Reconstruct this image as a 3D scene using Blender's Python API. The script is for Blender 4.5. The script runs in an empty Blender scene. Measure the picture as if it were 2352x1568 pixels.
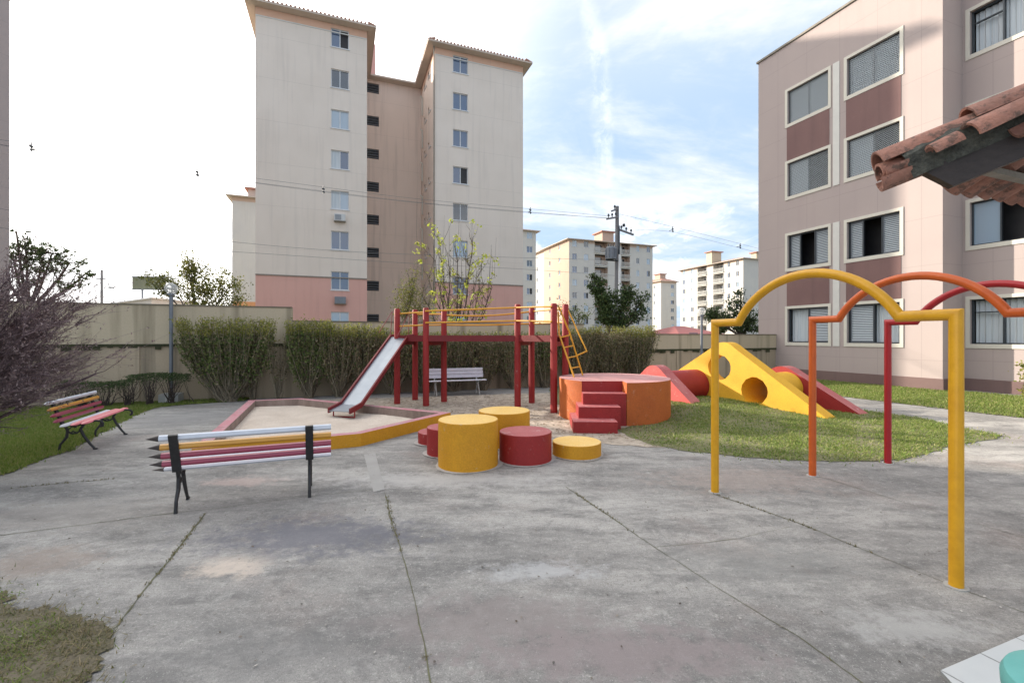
import bpy, bmesh, math, random
import numpy as np
from mathutils import Vector, Matrix
from mathutils.geometry import delaunay_2d_cdt
random.seed(7); rng = np.random.default_rng(7)
SC = bpy.context.scene; COL = SC.collection
H = 1.6; F = 1045.0; CX = 1176.0; HY = 774.0
def G(x, y, z=0.0):
    Y = (H - z) * F / (y - HY); return ((x - CX) / F * Y, Y)
def P(x, y, Y): return Vector(((x - CX) / F * Y, Y, H + (HY - y) / F * Y))
R = math.radians
# ------------------------------------------------------------------ mesh builder
class MB:
    def __init__(s): s.v = []; s.f = []; s.m = []; s.T = None
    def add(s, vs, fs, m=0):
        n = len(s.v)
        if s.T is not None: vs = [s.T @ Vector(v) for v in vs]
        s.v += [tuple(v) for v in vs]
        s.f += [tuple(i + n for i in f) for f in fs]; s.m += [m] * len(fs); return s
    def box(s, x0, x1, y0, y1, z0, z1, m=0):
        vs = [(x0,y0,z0),(x1,y0,z0),(x1,y1,z0),(x0,y1,z0),(x0,y0,z1),(x1,y0,z1),(x1,y1,z1),(x0,y1,z1)]
        return s.add(vs, [(0,3,2,1),(4,5,6,7),(0,1,5,4),(1,2,6,5),(2,3,7,6),(3,0,4,7)], m)
    def bar(s, a, b, w, h, m=0, up=(0,0,1)):
        a = Vector(a); b = Vector(b); d = (b - a).normalized(); u = Vector(up)
        if abs(d.dot(u)) > .95: u = Vector((0,1,0))
        r = d.cross(u).normalized() * w / 2; q = r.cross(d).normalized() * h / 2
        vs = [a-r-q, a+r-q, a+r+q, a-r+q, b-r-q, b+r-q, b+r+q, b-r+q]
        return s.add(vs, [(0,3,2,1),(4,5,6,7),(0,1,5,4),(1,2,6,5),(2,3,7,6),(3,0,4,7)], m)
    def tube(s, pts, rad, n=8, m=0, caps=True, rot=0.0):
        pts = [Vector(p) for p in pts]
        if not isinstance(rad, (list, tuple)): rad = [rad] * len(pts)
        vs = []; prev = None
        for i, p in enumerate(pts):
            if i == 0: t = pts[1] - p
            elif i == len(pts) - 1: t = p - pts[i-1]
            else:
                t = (pts[i+1] - p).normalized() + (p - pts[i-1]).normalized()
            t = t.normalized()
            if prev is None:
                u = Vector((0,0,1)) if abs(t.z) < .9 else Vector((0,1,0))
                a = t.cross(u).normalized()
            else:
                a = (prev - t * prev.dot(t)).normalized()
            b = t.cross(a); prev = a
            k = 1.0
            if 0 < i < len(pts) - 1:
                c = max(.5, (p - pts[i-1]).normalized().dot(t)); k = 1 / c
            for j in range(n):
                an = 2 * math.pi * j / n + rot
                off = a * math.cos(an) + b * math.sin(an)
                if k > 1.03:   # mitre
                    bis = ((pts[i+1] - p).normalized() - (p - pts[i-1]).normalized())
                    if bis.length > 1e-6:
                        bis.normalize(); off = off + bis * off.dot(bis) * (k - 1)
                vs.append(p + off * rad[i])
        fs = []
        for i in range(len(pts) - 1):
            for j in range(n):
                k2 = (j + 1) % n
                fs.append((i*n+j, i*n+k2, (i+1)*n+k2, (i+1)*n+j))
        if caps:
            fs.append(tuple(range(n - 1, -1, -1))); e = (len(pts) - 1) * n
            fs.append(tuple(range(e, e + n)))
        return s.add(vs, fs, m)
    def cyl(s, c, r, z0, z1, n=48, m=0, mtop=None, bev=0.0):
        prof = [(r, z0), (r, z1 - bev), (r - bev, z1)] if bev else [(r, z0), (r, z1)]
        vs = []
        for rr, z in prof:
            for j in range(n):
                a = 2 * math.pi * j / n; vs.append((c[0] + rr * math.cos(a), c[1] + rr * math.sin(a), z))
        fs = []
        for i in range(len(prof) - 1):
            for j in range(n):
                k = (j + 1) % n; fs.append((i*n+j, i*n+k, (i+1)*n+k, (i+1)*n+j))
        s.add(vs, fs, m); e = (len(prof) - 1) * n
        s.add(vs[e:], [tuple(range(n))], m if mtop is None else mtop)
        return s
    def build(s, name, mats, parent=None, smooth=False, loc=None):
        me = bpy.data.meshes.new(name); me.from_pydata(s.v, [], s.f)
        if not isinstance(mats, (list, tuple)): mats = [mats]
        for m in mats: me.materials.append(m)
        me.polygons.foreach_set('material_index', s.m)
        me.update(); o = bpy.data.objects.new(name, me); COL.objects.link(o)
        if parent: o.parent = parent
        if loc: o.location = loc
        if smooth:
            me.polygons.foreach_set('use_smooth', [True] * len(me.polygons))
            try: me.set_sharp_from_angle(angle=R(35))
            except Exception: pass
        return o
def np_mesh(name, verts, fsize, mat, parent=None):
    """verts (N*fsize,3): separate faces of fsize corners each"""
    n = len(verts) // fsize
    me = bpy.data.meshes.new(name); me.vertices.add(len(verts)); me.vertices.foreach_set('co', np.asarray(verts, dtype=np.float32).ravel())
    me.loops.add(len(verts)); me.loops.foreach_set('vertex_index', np.arange(len(verts), dtype=np.int32))
    me.polygons.add(n); me.polygons.foreach_set('loop_start', np.arange(0, len(verts), fsize, dtype=np.int32))
    try: me.polygons.foreach_set('loop_total', np.full(n, fsize, dtype=np.int32))
    except Exception: pass
    me.materials.append(mat); me.update(calc_edges=True); me.validate()
    o = bpy.data.objects.new(name, me); COL.objects.link(o)
    if parent: o.parent = parent
    return o
def tag(o, label=None, cat=None, group=None, kind=None):
    if label: o['label'] = label
    if cat: o['category'] = cat
    if group: o['group'] = group
    if kind: o['kind'] = kind
    return o
def empty(name, loc, rz, label, cat, group=None):
    o = bpy.data.objects.new(name, None); o.empty_display_size = .2; COL.objects.link(o)
    o.location = (loc[0], loc[1], loc[2] if len(loc) > 2 else 0); o.rotation_euler = (0, 0, rz)
    return tag(o, label, cat, group)
# ------------------------------------------------------------------ materials
def mat(name, col, rough=.7, col2=None, scale=3.0, amount=.5, bump=0.0, bscale=40.0, metal=0.0, stretch=None, spec=.5, fine=None, coat=0, detail=6, wear=None, wscale=7.0, wth=.62):
    m = bpy.data.materials.new(name); m.use_nodes = True; nt = m.node_tree; N = nt.nodes; L = nt.links
    b = N['Principled BSDF']; b.inputs['Roughness'].default_value = rough; b.inputs['Metallic'].default_value = metal
    b.inputs['Specular IOR Level'].default_value = spec
    if coat: b.inputs['Coat Weight'].default_value = coat
    b.inputs['Base Color'].default_value = (*col, 1)
    tc = N.new('ShaderNodeTexCoord')
    src = tc.outputs['Object']
    if stretch:
        mp = N.new('ShaderNodeMapping'); mp.inputs['Scale'].default_value = stretch; L.new(src, mp.inputs['Vector']); src = mp.outputs['Vector']
    if col2:
        nz = N.new('ShaderNodeTexNoise'); nz.inputs['Scale'].default_value = scale; nz.inputs['Detail'].default_value = detail; nz.inputs['Roughness'].default_value = .65
        L.new(src, nz.inputs['Vector'])
        rp = N.new('ShaderNodeValToRGB'); rp.color_ramp.elements[0].position = .5 - amount / 2; rp.color_ramp.elements[1].position = .5 + amount / 2
        rp.color_ramp.elements[0].color = (*col, 1); rp.color_ramp.elements[1].color = (*col2, 1)
        L.new(nz.outputs['Fac'], rp.inputs['Fac']); out = rp.outputs['Color']
        if fine:
            n2 = N.new('ShaderNodeTexNoise'); n2.inputs['Scale'].default_value = fine; n2.inputs['Detail'].default_value = 3
            L.new(tc.outputs['Object'], n2.inputs['Vector'])
            r2 = N.new('ShaderNodeMapRange'); r2.inputs[1].default_value = .3; r2.inputs[2].default_value = .7; r2.inputs[3].default_value = .90; r2.inputs[4].default_value = 1.08
            L.new(n2.outputs['Fac'], r2.inputs[0])
            mx = N.new('ShaderNodeVectorMath'); mx.operation = 'SCALE'; L.new(out, mx.inputs[0]); L.new(r2.outputs[0], mx.inputs['Scale']); out = mx.outputs[0]
        if wear:
            for sc_, th_, wc_ in ((wscale, wth, wear), (wscale*.35, wth+.0, tuple(c*.45 for c in col))):
                n3 = N.new('ShaderNodeTexNoise'); n3.inputs['Scale'].default_value = sc_; n3.inputs['Detail'].default_value = 9; n3.inputs['Roughness'].default_value = .78; L.new(tc.outputs['Object'], n3.inputs['Vector'])
                r3 = N.new('ShaderNodeMapRange'); r3.inputs[1].default_value = th_; r3.inputs[2].default_value = th_+.05; r3.inputs[4].default_value = .6 if wc_ is wear else .35; L.new(n3.outputs['Fac'], r3.inputs[0])
                m3 = N.new('ShaderNodeMix'); m3.data_type = 'RGBA'; L.new(r3.outputs[0], m3.inputs[0]); L.new(out, m3.inputs[6]); m3.inputs[7].default_value = (*wc_, 1); out = m3.outputs[2]
        L.new(out, b.inputs['Base Color'])
    if bump:
        nb = N.new('ShaderNodeTexNoise'); nb.inputs['Scale'].default_value = bscale; nb.inputs['Detail'].default_value = 5
        L.new(tc.outputs['Object'], nb.inputs['Vector'])
        bp = N.new('ShaderNodeBump'); bp.inputs['Strength'].default_value = bump; bp.inputs['Distance'].default_value = .02
        L.new(nb.outputs['Fac'], bp.inputs['Height']); L.new(bp.outputs['Normal'], b.inputs['Normal'])
    return m
def leafmat(name, cols, trans=.35, rough=.6):
    m = bpy.data.materials.new(name); m.use_nodes = True; nt = m.node_tree; N = nt.nodes; L = nt.links
    b = N['Principled BSDF']; b.inputs['Roughness'].default_value = rough; b.inputs['Specular IOR Level'].default_value = .3
    g = N.new('ShaderNodeNewGeometry'); rp = N.new('ShaderNodeValToRGB'); els = rp.color_ramp.elements
    n = len(cols); els[0].position = 0; els[0].color = (*cols[0], 1); els[1].position = 1; els[1].color = (*cols[-1], 1)
    for i, c in enumerate(cols[1:-1]):
        e = els.new((i + 1) / (n - 1)); e.color = (*c, 1)
    L.new(g.outputs['Random Per Island'], rp.inputs['Fac']); L.new(rp.outputs['Color'], b.inputs['Base Color'])
    t = N.new('ShaderNodeBsdfTranslucent'); L.new(rp.outputs['Color'], t.inputs['Color'])
    mx = N.new('ShaderNodeMixShader'); mx.inputs['Fac'].default_value = trans
    L.new(b.outputs[0], mx.inputs[1]); L.new(t.outputs[0], mx.inputs[2]); L.new(mx.outputs[0], N['Material Output'].inputs['Surface'])
    return m
def wallmat(name, col, col2, stain=(.2,.18,.16), stainamt=.35, grid=None, lines=None, gcol=.75, z_soil=None):
    """plaster: broad tone noise, vertical rain streaks, optional joint lines (period x, period z)"""
    m = bpy.data.materials.new(name); m.use_nodes = True; nt = m.node_tree; N = nt.nodes; L = nt.links
    b = N['Principled BSDF']; b.inputs['Roughness'].default_value = .85; b.inputs['Specular IOR Level'].default_value = .25
    tc = N.new('ShaderNodeTexCoord'); ob = tc.outputs['Object']
    def noise(sc, vec, det=5):
        z = N.new('ShaderNodeTexNoise'); z.inputs['Scale'].default_value = sc; z.inputs['Detail'].default_value = det; L.new(vec, z.inputs['Vector']); return z.outputs['Fac']
    def mr(v, a, c, d, e):
        r = N.new('ShaderNodeMapRange'); r.inputs[1].default_value = a; r.inputs[2].default_value = c; r.inputs[3].default_value = d; r.inputs[4].default_value = e; L.new(v, r.inputs[0]); return r.outputs[0]
    def mixc(f, a, c):
        x = N.new('ShaderNodeMix'); x.data_type = 'RGBA'; L.new(f, x.inputs[0])
        for s, v in ((6, a), (7, c)):
            if isinstance(v, tuple): x.inputs[s].default_value = (*v, 1)
            else: L.new(v, x.inputs[s])
        return x.outputs[2]
    base = mixc(mr(noise(.5, ob), .35, .65, 0, 1), col, col2)
    mp = N.new('ShaderNodeMapping'); mp.inputs['Scale'].default_value = (3.5, 3.5, .18); L.new(ob, mp.inputs['Vector'])
    st = mr(noise(1.0, mp.outputs['Vector'], 7), .52, .8, 0, stainamt)
    base = mixc(st, base, stain)
    sp = mr(noise(30, ob, 2), .3, .7, 0, .12); base = mixc(sp, base, stain)
    if grid:
        sx = N.new('ShaderNodeSeparateXYZ'); L.new(ob, sx.inputs[0])
        def line(out, per, off, w):
            a = N.new('ShaderNodeMath'); a.operation = 'ADD'; a.inputs[1].default_value = off; L.new(out, a.inputs[0])
            d = N.new('ShaderNodeMath'); d.operation = 'PINGPONG'; d.inputs[1].default_value = per / 2; L.new(a.outputs[0], d.inputs[0])
            c = N.new('ShaderNodeMath'); c.operation = 'LESS_THAN'; c.inputs[1].default_value = w; L.new(d.outputs[0], c.inputs[0]); return c.outputs[0]
        fs = []
        if grid[0]: fs.append(line(sx.outputs[0], grid[0], grid[2], grid[4]))
        if grid[1]: fs.append(line(sx.outputs[2], grid[1], grid[3], grid[4]))
        f = fs[0]
        if len(fs) > 1:
            q = N.new('ShaderNodeMath'); q.operation = 'MAXIMUM'; L.new(fs[0], q.inputs[0]); L.new(fs[1], q.inputs[1]); f = q.outputs[0]
        k = N.new('ShaderNodeMath'); k.operation = 'MULTIPLY'; k.inputs[1].default_value = .22; L.new(f, k.inputs[0])
        base = mixc(k.outputs[0], base, tuple(c * .35 for c in col))
    L.new(base, b.inputs['Base Color'])
    bp = N.new('ShaderNodeBump'); bp.inputs['Strength'].default_value = .25; bp.inputs['Distance'].default_value = .01; L.new(noise(60, ob, 3), bp.inputs['Height']); L.new(bp.outputs['Normal'], b.inputs['Normal'])
    return m
M = {}
M['red'] = mat('red_paint', (.26,.011,.012), .6, (.33,.02,.018), 4, .6, .3, 60, fine=45, wear=(.42,.22,.2))
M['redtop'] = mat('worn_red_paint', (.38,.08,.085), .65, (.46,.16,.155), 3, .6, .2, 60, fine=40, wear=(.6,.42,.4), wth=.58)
M['wine'] = mat('deep_red_wood', (.15,.009,.012), .55, (.20,.014,.017), 6, .6, .2, 50)
M['yellow'] = mat('yellow_paint', (.66,.32,.010), .65, (.54,.24,.008), 3, .6, .35, 60, fine=50, wear=(.5,.42,.3))
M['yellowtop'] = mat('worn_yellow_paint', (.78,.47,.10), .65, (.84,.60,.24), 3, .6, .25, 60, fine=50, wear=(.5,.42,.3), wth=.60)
M['climbyellow'] = mat('climber_yellow', (.78,.44,.025), .65, (.66,.34,.02), 3, .6, .35, 50, fine=40, wear=(.72,.28,.08), wth=.60)
M['ypipe'] = mat('yellow_pipe', (.74,.38,.010), .4, (.60,.29,.008), 9, .5, .08, 60, wear=(.35,.2,.05), wscale=14, wth=.64)
M['yrail'] = mat('yellow_rail', (.72,.36,.02), .4, (.62,.28,.02), 9, .5)
M['opipe'] = mat('orange_pipe', (.64,.12,.015), .4, (.50,.09,.012), 9, .5, .08, 60, wear=(.3,.1,.05), wscale=14, wth=.64)
M['rpipe'] = mat('red_pipe', (.42,.014,.02), .4, (.33,.012,.016), 9, .5, .08, 60, wear=(.25,.08,.06), wscale=14, wth=.64)
M['orange'] = mat('orange_paint', (.56,.14,.02), .65, (.40,.085,.015), 2, .6, .35, 50, fine=40, wear=(.55,.3,.18), wth=.60)
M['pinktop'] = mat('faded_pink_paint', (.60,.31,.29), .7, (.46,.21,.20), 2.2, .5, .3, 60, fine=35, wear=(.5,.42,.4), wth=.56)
M['pinkred'] = mat('pinkish_red_paint', (.68,.11,.10), .65, (.56,.07,.065), 3, .6, .35, 50, fine=40, wear=(.7,.35,.3), wth=.58)
M['kerbpink'] = mat('pink_kerb', (.56,.19,.23), .75, (.50,.30,.31), 3, .5, .5, 50, fine=30, wear=(.42,.38,.36), wth=.54)
M['dirtywall'] = mat('dirty_plaster', (.20,.14,.115), .9, (.36,.28,.24), 4, .5, .4, 50, fine=30, stretch=(1,1,.3))
M['black'] = mat('black_iron', (.012,.012,.014), .45, (.03,.03,.032), 20, .5, .3, 80)
M['pw'] = mat('white_slat_paint', (.66,.69,.74), .5, (.56,.59,.66), 12, .6)
M['py'] = mat('yellow_slat_paint', (.66,.31,.012), .3, (.58,.26,.01), 12, .6, spec=.8)
M['pp'] = mat('pink_slat_paint', (.34,.014,.065), .3, (.28,.012,.055), 12, .6, spec=.8)
M['pl'] = mat('light_pink_slat_paint', (.72,.22,.24), .45, (.62,.15,.18), 12, .6)
M['lav'] = mat('lavender_white_paint', (.76,.76,.82), .5, (.66,.66,.74), 12, .6)
M['steel'] = mat('slide_steel', (.34,.37,.41), .42, (.26,.29,.33), 5, .6, metal=.6)
M['galv'] = mat('galvanised_steel', (.16,.18,.21), .5, (.22,.24,.27), 8, .6, metal=.3)
M['whitecon'] = mat('white_concrete', (.50,.50,.48), .8, (.36,.36,.34), 6, .6, .3)
M['globe'] = mat('white_gloss', (.85,.85,.85), .3)
def clearglobe():
    m = bpy.data.materials.new('clear_acrylic'); m.use_nodes = True; nt = m.node_tree; N = nt.nodes; b = N['Principled BSDF']; b.inputs['Base Color'].default_value = (.9,.9,.9,1); b.inputs['Roughness'].default_value = .15
    t = N.new('ShaderNodeBsdfTransparent'); x = N.new('ShaderNodeMixShader'); x.inputs['Fac'].default_value = .68; nt.links.new(b.outputs[0], x.inputs[1]); nt.links.new(t.outputs[0], x.inputs[2]); nt.links.new(x.outputs[0], N['Material Output'].inputs['Surface']); return m
M['acrylic'] = clearglobe()
M['cream'] = wallmat('tower_cream', (.72,.64,.565), (.76,.68,.605), (.46,.42,.39), .35, (0,2.8,0,.9,.012))
M['core'] = wallmat('tower_core_wall', (.80,.65,.56), (.77,.63,.54), (.40,.33,.29), .5, (0,2.8,0,.9,.012))
M['tpink'] = wallmat('tower_pink', (.66,.385,.33), (.68,.405,.35), (.42,.25,.22), .3)
M['peach'] = wallmat('tower_peach', (.66,.42,.30), (.70,.45,.33), (.4,.3,.25), .3)
M['fcream'] = wallmat('far_cream', (.62,.59,.54), (.58,.555,.52), (.4,.38,.35), .3)
M['fpeach'] = wallmat('far_peach', (.55,.41,.32), (.52,.39,.31), (.4,.3,.25), .3)
M['fyel'] = wallmat('far_straw', (.60,.53,.38), (.58,.5,.36), (.4,.35,.3), .3)
M['forange'] = wallmat('far_orange', (.66,.32,.14), (.62,.30,.14), (.4,.25,.2), .3)
M['mauve'] = wallmat('mauve_render', (.415,.35,.335), (.44,.37,.35), (.36,.29,.28), .28, (1.22,1.445,.3,.55,.008))
M['mauvedark'] = wallmat('brown_spandrel', (.20,.12,.115), (.24,.145,.135), (.12,.08,.08), .5)
M['plinth'] = wallmat('brown_plinth', (.17,.11,.105), (.21,.14,.13), (.1,.08,.08), .4)
M['trim'] = mat('cream_trim', (.66,.63,.55), .7, (.60,.57,.50), 3, .6)
M['strip'] = mat('white_strip', (.66,.65,.61), .7, (.58,.57,.54), 3, .6)
M['alu'] = mat('dark_aluminium', (.035,.045,.055), .4, (.05,.06,.07), 8, .5, metal=.3)
M['louver'] = mat('grey_louvre', (.60,.66,.70), .45, (.52,.58,.62), 8, .5)
M['winwhite'] = mat('pale_window_metal', (.62,.64,.66), .4)
M['dark'] = mat('dark_room', (.012,.012,.015), .6, (.035,.032,.032), 1.2, .4)
def glassmat(name, col, rough=.06):
    m = bpy.data.materials.new(name); m.use_nodes = True; b = m.node_tree.nodes['Principled BSDF']
    b.inputs['Base Color'].default_value = (*col, 1); b.inputs['Roughness'].default_value = rough; b.inputs['Specular IOR Level'].default_value = 1.0; b.inputs['IOR'].default_value = 1.7
    return m
M['glass'] = glassmat('blue_glass', (.045,.085,.17), .12)
M['glassd'] = glassmat('dark_glass', (.03,.04,.055))
M['glassl'] = glassmat('pale_glass', (.28,.38,.48))
M['curtain'] = mat('curtain', (.62,.66,.68), .8, (.42,.48,.53), 1.0, .5, stretch=(22,22,.4), detail=2)
M['tile'] = mat('clay_tile', (.44,.20,.14), .85, (.25,.14,.11), 4, .5, .8, 30, fine=30, wear=(.05,.05,.042), wscale=8, wth=.52)
M['tileroof'] = mat('roof_tile_far', (.48,.24,.17), .8, (.34,.2,.16), 2, .7)
M['eave'] = mat('eave_board', (.60,.50,.42), .8, (.5,.42,.36), 2, .7)
M['moss'] = mat('mossy_mortar', (.035,.036,.032), .95, (.12,.12,.10), 22, .4, .8, 60, fine=60)
M['beam'] = mat('dark_stained_beam', (.022,.016,.015), .6, (.05,.036,.032), 5, .6, .3, 30, stretch=(1,8,8))
M['lath'] = mat('grey_lath', (.30,.27,.23), .8, (.2,.18,.15), 7, .6, .3)
M['bark'] = mat('bark', (.10,.075,.055), .9, (.17,.14,.11), 12, .6, .5, 40)
M['barkd'] = mat('dark_bark', (.045,.032,.028), .9, (.09,.07,.06), 12, .6, .4, 40)
M['stem'] = leafmat('hedge_stem', [(.15,.125,.085),(.24,.20,.14),(.33,.29,.21),(.09,.075,.055)], 0)
M['purpletwig'] = leafmat('purple_twig', [(.13,.09,.10),(.21,.15,.16),(.30,.22,.235),(.07,.05,.055)], .1)
M['purpleleaf'] = leafmat('purple_bud', [(.15,.11,.105),(.25,.185,.18),(.36,.28,.27)], .3)
M['hleaf'] = leafmat('hedge_leaf', [(.075,.085,.032),(.17,.155,.075),(.28,.235,.14),(.38,.32,.21),(.12,.11,.055)], .3)
M['hleafg'] = leafmat('green_hedge_leaf', [(.05,.09,.022),(.10,.16,.04),(.17,.22,.065),(.23,.22,.10)], .3)
M['hleafy'] = leafmat('sunlit_top_and_shrub_leaf', [(.18,.21,.04),(.30,.30,.07),(.12,.15,.035),(.40,.35,.09)], .4)  # yellowed for sunlight on the hedge tops; plain leaf colour on the edge shrub
M['dleaf'] = leafmat('dark_tree_leaf', [(.025,.05,.018),(.045,.08,.025),(.07,.11,.035),(.10,.13,.05)], .25)
M['gleaf'] = leafmat('tree_leaf', [(.06,.09,.035),(.10,.14,.05),(.16,.19,.07),(.05,.07,.04)], .35)
M['oleaf'] = leafmat('olive_leaf', [(.09,.12,.03),(.18,.19,.05),(.26,.24,.06),(.06,.08,.03)], .4)
M['yleaf'] = leafmat('lime_leaf', [(.38,.45,.06),(.50,.52,.10),(.28,.36,.05),(.45,.38,.15)], .5)
M['grass'] = leafmat('grass_blade', [(.10,.17,.025),(.17,.25,.045),(.25,.30,.075),(.32,.30,.13)], .35)
M['grassl'] = leafmat('lit_grass_blade', [(.11,.19,.03),(.18,.26,.05),(.26,.31,.08),(.38,.36,.16)], .35)  # slightly paler copy of the grass, sunlight put into its colour
M['drygrass'] = leafmat('dry_grass_blade', [(.10,.11,.035),(.20,.17,.08),(.33,.26,.15),(.07,.10,.03)], .3)
M['soil'] = mat('soil', (.075,.07,.035), .95, (.20,.165,.12), 7, .5, .8, 40, fine=60)
M['lawnsoil'] = mat('lawn_soil', (.10,.12,.04), .95, (.22,.19,.11), 3, .5, .6, 40, fine=40)
M['terrain'] = mat('terrain', (.10,.11,.06), .95, (.2,.18,.13), .05, .6)
M['teal'] = mat('teal_paint', (.11,.38,.35), .45, (.16,.45,.42), 6, .6, .1)
M['tilefloor'] = mat('white_floor_tile', (.58,.60,.60), .35, (.50,.53,.54), 3, .6)
M['grout'] = mat('grout', (.25,.26,.25), .9)
M['sand'] = mat('sand', (.70,.61,.52), .95, (.52,.43,.35), 2.2, .6, .8, 25, fine=35)
M['sanddirt'] = mat('sandy_dirt', (.56,.48,.39), .95, (.22,.18,.14), 5.5, .38, .9, 25, fine=40)  # sandy dirt under the play structure, mottled with brown
M['polec'] = mat('concrete_pole', (.24,.24,.25), .8, (.17,.17,.18), 3, .6)
M['wire'] = mat('wire', (.16,.16,.17), .6)
M['ac'] = mat('ac_white', (.55,.56,.56), .5)
M['sign'] = mat('billboard_back', (.13,.15,.11), .7, (.19,.20,.13), 1.5, .6)
M['fence'] = wallmat('wall_render', (.60,.51,.37), (.52,.44,.32), (.17,.14,.09), .95)
M['fencelow'] = wallmat('wall_lower', (.52,.42,.30), (.41,.34,.25), (.08,.07,.05), 1.0)
M['fencetop'] = mat('wall_coping', (.13,.12,.09), .9, (.24,.21,.15), 3, .6)
M['mossdark'] = mat('black_moss', (.022,.024,.014), .95, (.07,.075,.03), 9, .5, .6)
# concrete paving
def pavement_mat():
    m = bpy.data.materials.new('concrete_paving'); m.use_nodes = True; nt = m.node_tree; N = nt.nodes; L = nt.links
    b = N['Principled BSDF']; b.inputs['Roughness'].default_value = .88; b.inputs['Specular IOR Level'].default_value = .3
    g = N.new('ShaderNodeNewGeometry'); pos = g.outputs['Position']
    def noise(sc, det=6, rough=.6, vec=None, dist=0):
        z = N.new('ShaderNodeTexNoise'); z.inputs['Scale'].default_value = sc; z.inputs['Detail'].default_value = det; z.inputs['Roughness'].default_value = rough; z.inputs['Distortion'].default_value = dist
        L.new(vec or pos, z.inputs['Vector']); return z.outputs['Fac']
    def mr(v, a, c, d=0, e=1):
        r = N.new('ShaderNodeMapRange'); r.inputs[1].default_value = a; r.inputs[2].default_value = c; r.inputs[3].default_value = d; r.inputs[4].default_value = e; L.new(v, r.inputs[0]); return r.outputs[0]
    def mixc(f, a, c):
        x = N.new('ShaderNodeMix'); x.data_type = 'RGBA'
        if isinstance(f, float): x.inputs[0].default_value = f
        else: L.new(f, x.inputs[0])
        for s, v in ((6, a), (7, c)):
            if isinstance(v, tuple): x.inputs[s].default_value = (*v, 1)
            else: L.new(v, x.inputs[s])
        return x.outputs[2]
    def mul(a, c):
        q = N.new('ShaderNodeMath'); q.operation = 'MULTIPLY'; L.new(a, q.inputs[0])
        if isinstance(c, float): q.inputs[1].default_value = c
        else: L.new(c, q.inputs[1])
        return q.outputs[0]
    mp = N.new('ShaderNodeMapping'); mp.inputs['Rotation'].default_value = (0, 0, R(-20)); mp.inputs['Scale'].default_value = (.55, 1.5, 1); L.new(pos, mp.inputs['Vector'])
    base = mixc(mr(noise(.55, 7, .62, mp.outputs['Vector'], .5), .38, .62), (.25,.238,.225), (.50,.475,.44))
    base = mixc(mul(mr(noise(2.4, 8, .7, mp.outputs['Vector'], .3), .44, .68), .85), base, (.14,.135,.13))
    base = mixc(mul(mr(noise(.9, 4), .55, .72), .45), base, (.38,.30,.265))
    base = mixc(mul(mr(noise(7, 6, .75), .52, .70), .55), base, (.52,.50,.465))
    base = mixc(mul(mr(noise(1.3, 9, .82, None, 1.2), .56, .585), .35), base, (.16,.155,.15))
    base = mixc(mul(mr(noise(2.1, 9, .8, mp.outputs['Vector'], 1.5), .60, .63), .35), base, (.50,.475,.44))
    base = mixc(mul(mr(noise(26, 6, .85, mp.outputs['Vector']), .52, .70), .5), base, (.13,.13,.13))
    sp = noise(140, 3, .8); base = mixc(mul(mr(sp, .48, .72), .6), base, (.08,.08,.08))
    base = mixc(mul(mr(noise(12, 9, .9), .50, .60), .38), base, (.15,.145,.14))
    base = mixc(mul(mr(noise(17, 9, .9, None, .4), .53, .62), .40), base, (.60,.58,.54))
    base = mixc(mul(mr(noise(55, 4, .9), .54, .62), .5), base, (.10,.098,.095))
    base = mixc(mul(mr(noise(75, 2, .7), .62, .70), .5), base, (.68,.66,.62))
    def blob(c, r, col, s):
        nonlocal base
        v = N.new('ShaderNodeVectorMath'); v.operation = 'SUBTRACT'; L.new(pos, v.inputs[0]); v.inputs[1].default_value = (c[0], c[1], 0)
        w = N.new('ShaderNodeVectorMath'); w.operation = 'MULTIPLY'; L.new(v.outputs[0], w.inputs[0]); w.inputs[1].default_value = (1/r[0], 1/r[1], 0)
        l = N.new('ShaderNodeVectorMath'); l.operation = 'LENGTH'; L.new(w.outputs[0], l.inputs[0])
        a = N.new('ShaderNodeMath'); a.operation = 'ADD'; L.new(l.outputs['Value'], a.inputs[0]); L.new(mr(noise(6.5, 9, .78), .25, .75, -.85, .85), a.inputs[1])
        base = mixc(mul(mr(a.outputs[0], 1.0, .35), s), base, col)
    blob(G(530,1300), (.30,.22), (.66,.56,.47), .75)
    blob(G(560,1105), (.5,.22), (.50,.39,.35), .6)
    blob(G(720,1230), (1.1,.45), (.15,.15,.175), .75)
    blob(G(1150,1430), (.9,.35), (.27,.235,.225), .7)
    blob(G(1450,1500), (.9,.25), (.29,.245,.24), .8)
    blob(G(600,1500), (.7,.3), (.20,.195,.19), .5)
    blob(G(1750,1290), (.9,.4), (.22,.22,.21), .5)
    blob(G(1250,1310), (.5,.15), (.50,.50,.50), .6)
    blob(G(1000,1100), (1.6,.35), (.50,.48,.46), .55)
    blob(G(1700,1100), (1.2,.6), (.40,.33,.29), .5)
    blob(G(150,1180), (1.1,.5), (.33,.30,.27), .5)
    blob(G(80,1290), (.5,.3), (.32,.26,.22), .6)
    blob(G(420,960), (1.5,1.5), (.28,.275,.27), .6)
    blob(G(2100,1440), (.5,.2), (.46,.45,.43), .6)
    L.new(base, b.inputs['Base Color'])
    bp = N.new('ShaderNodeBump'); bp.inputs['Strength'].default_value = .55; bp.inputs['Distance'].default_value = .008; L.new(sp, bp.inputs['Height']); L.new(bp.outputs['Normal'], b.inputs['Normal'])
    return m
M['pave'] = pavement_mat()
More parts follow.
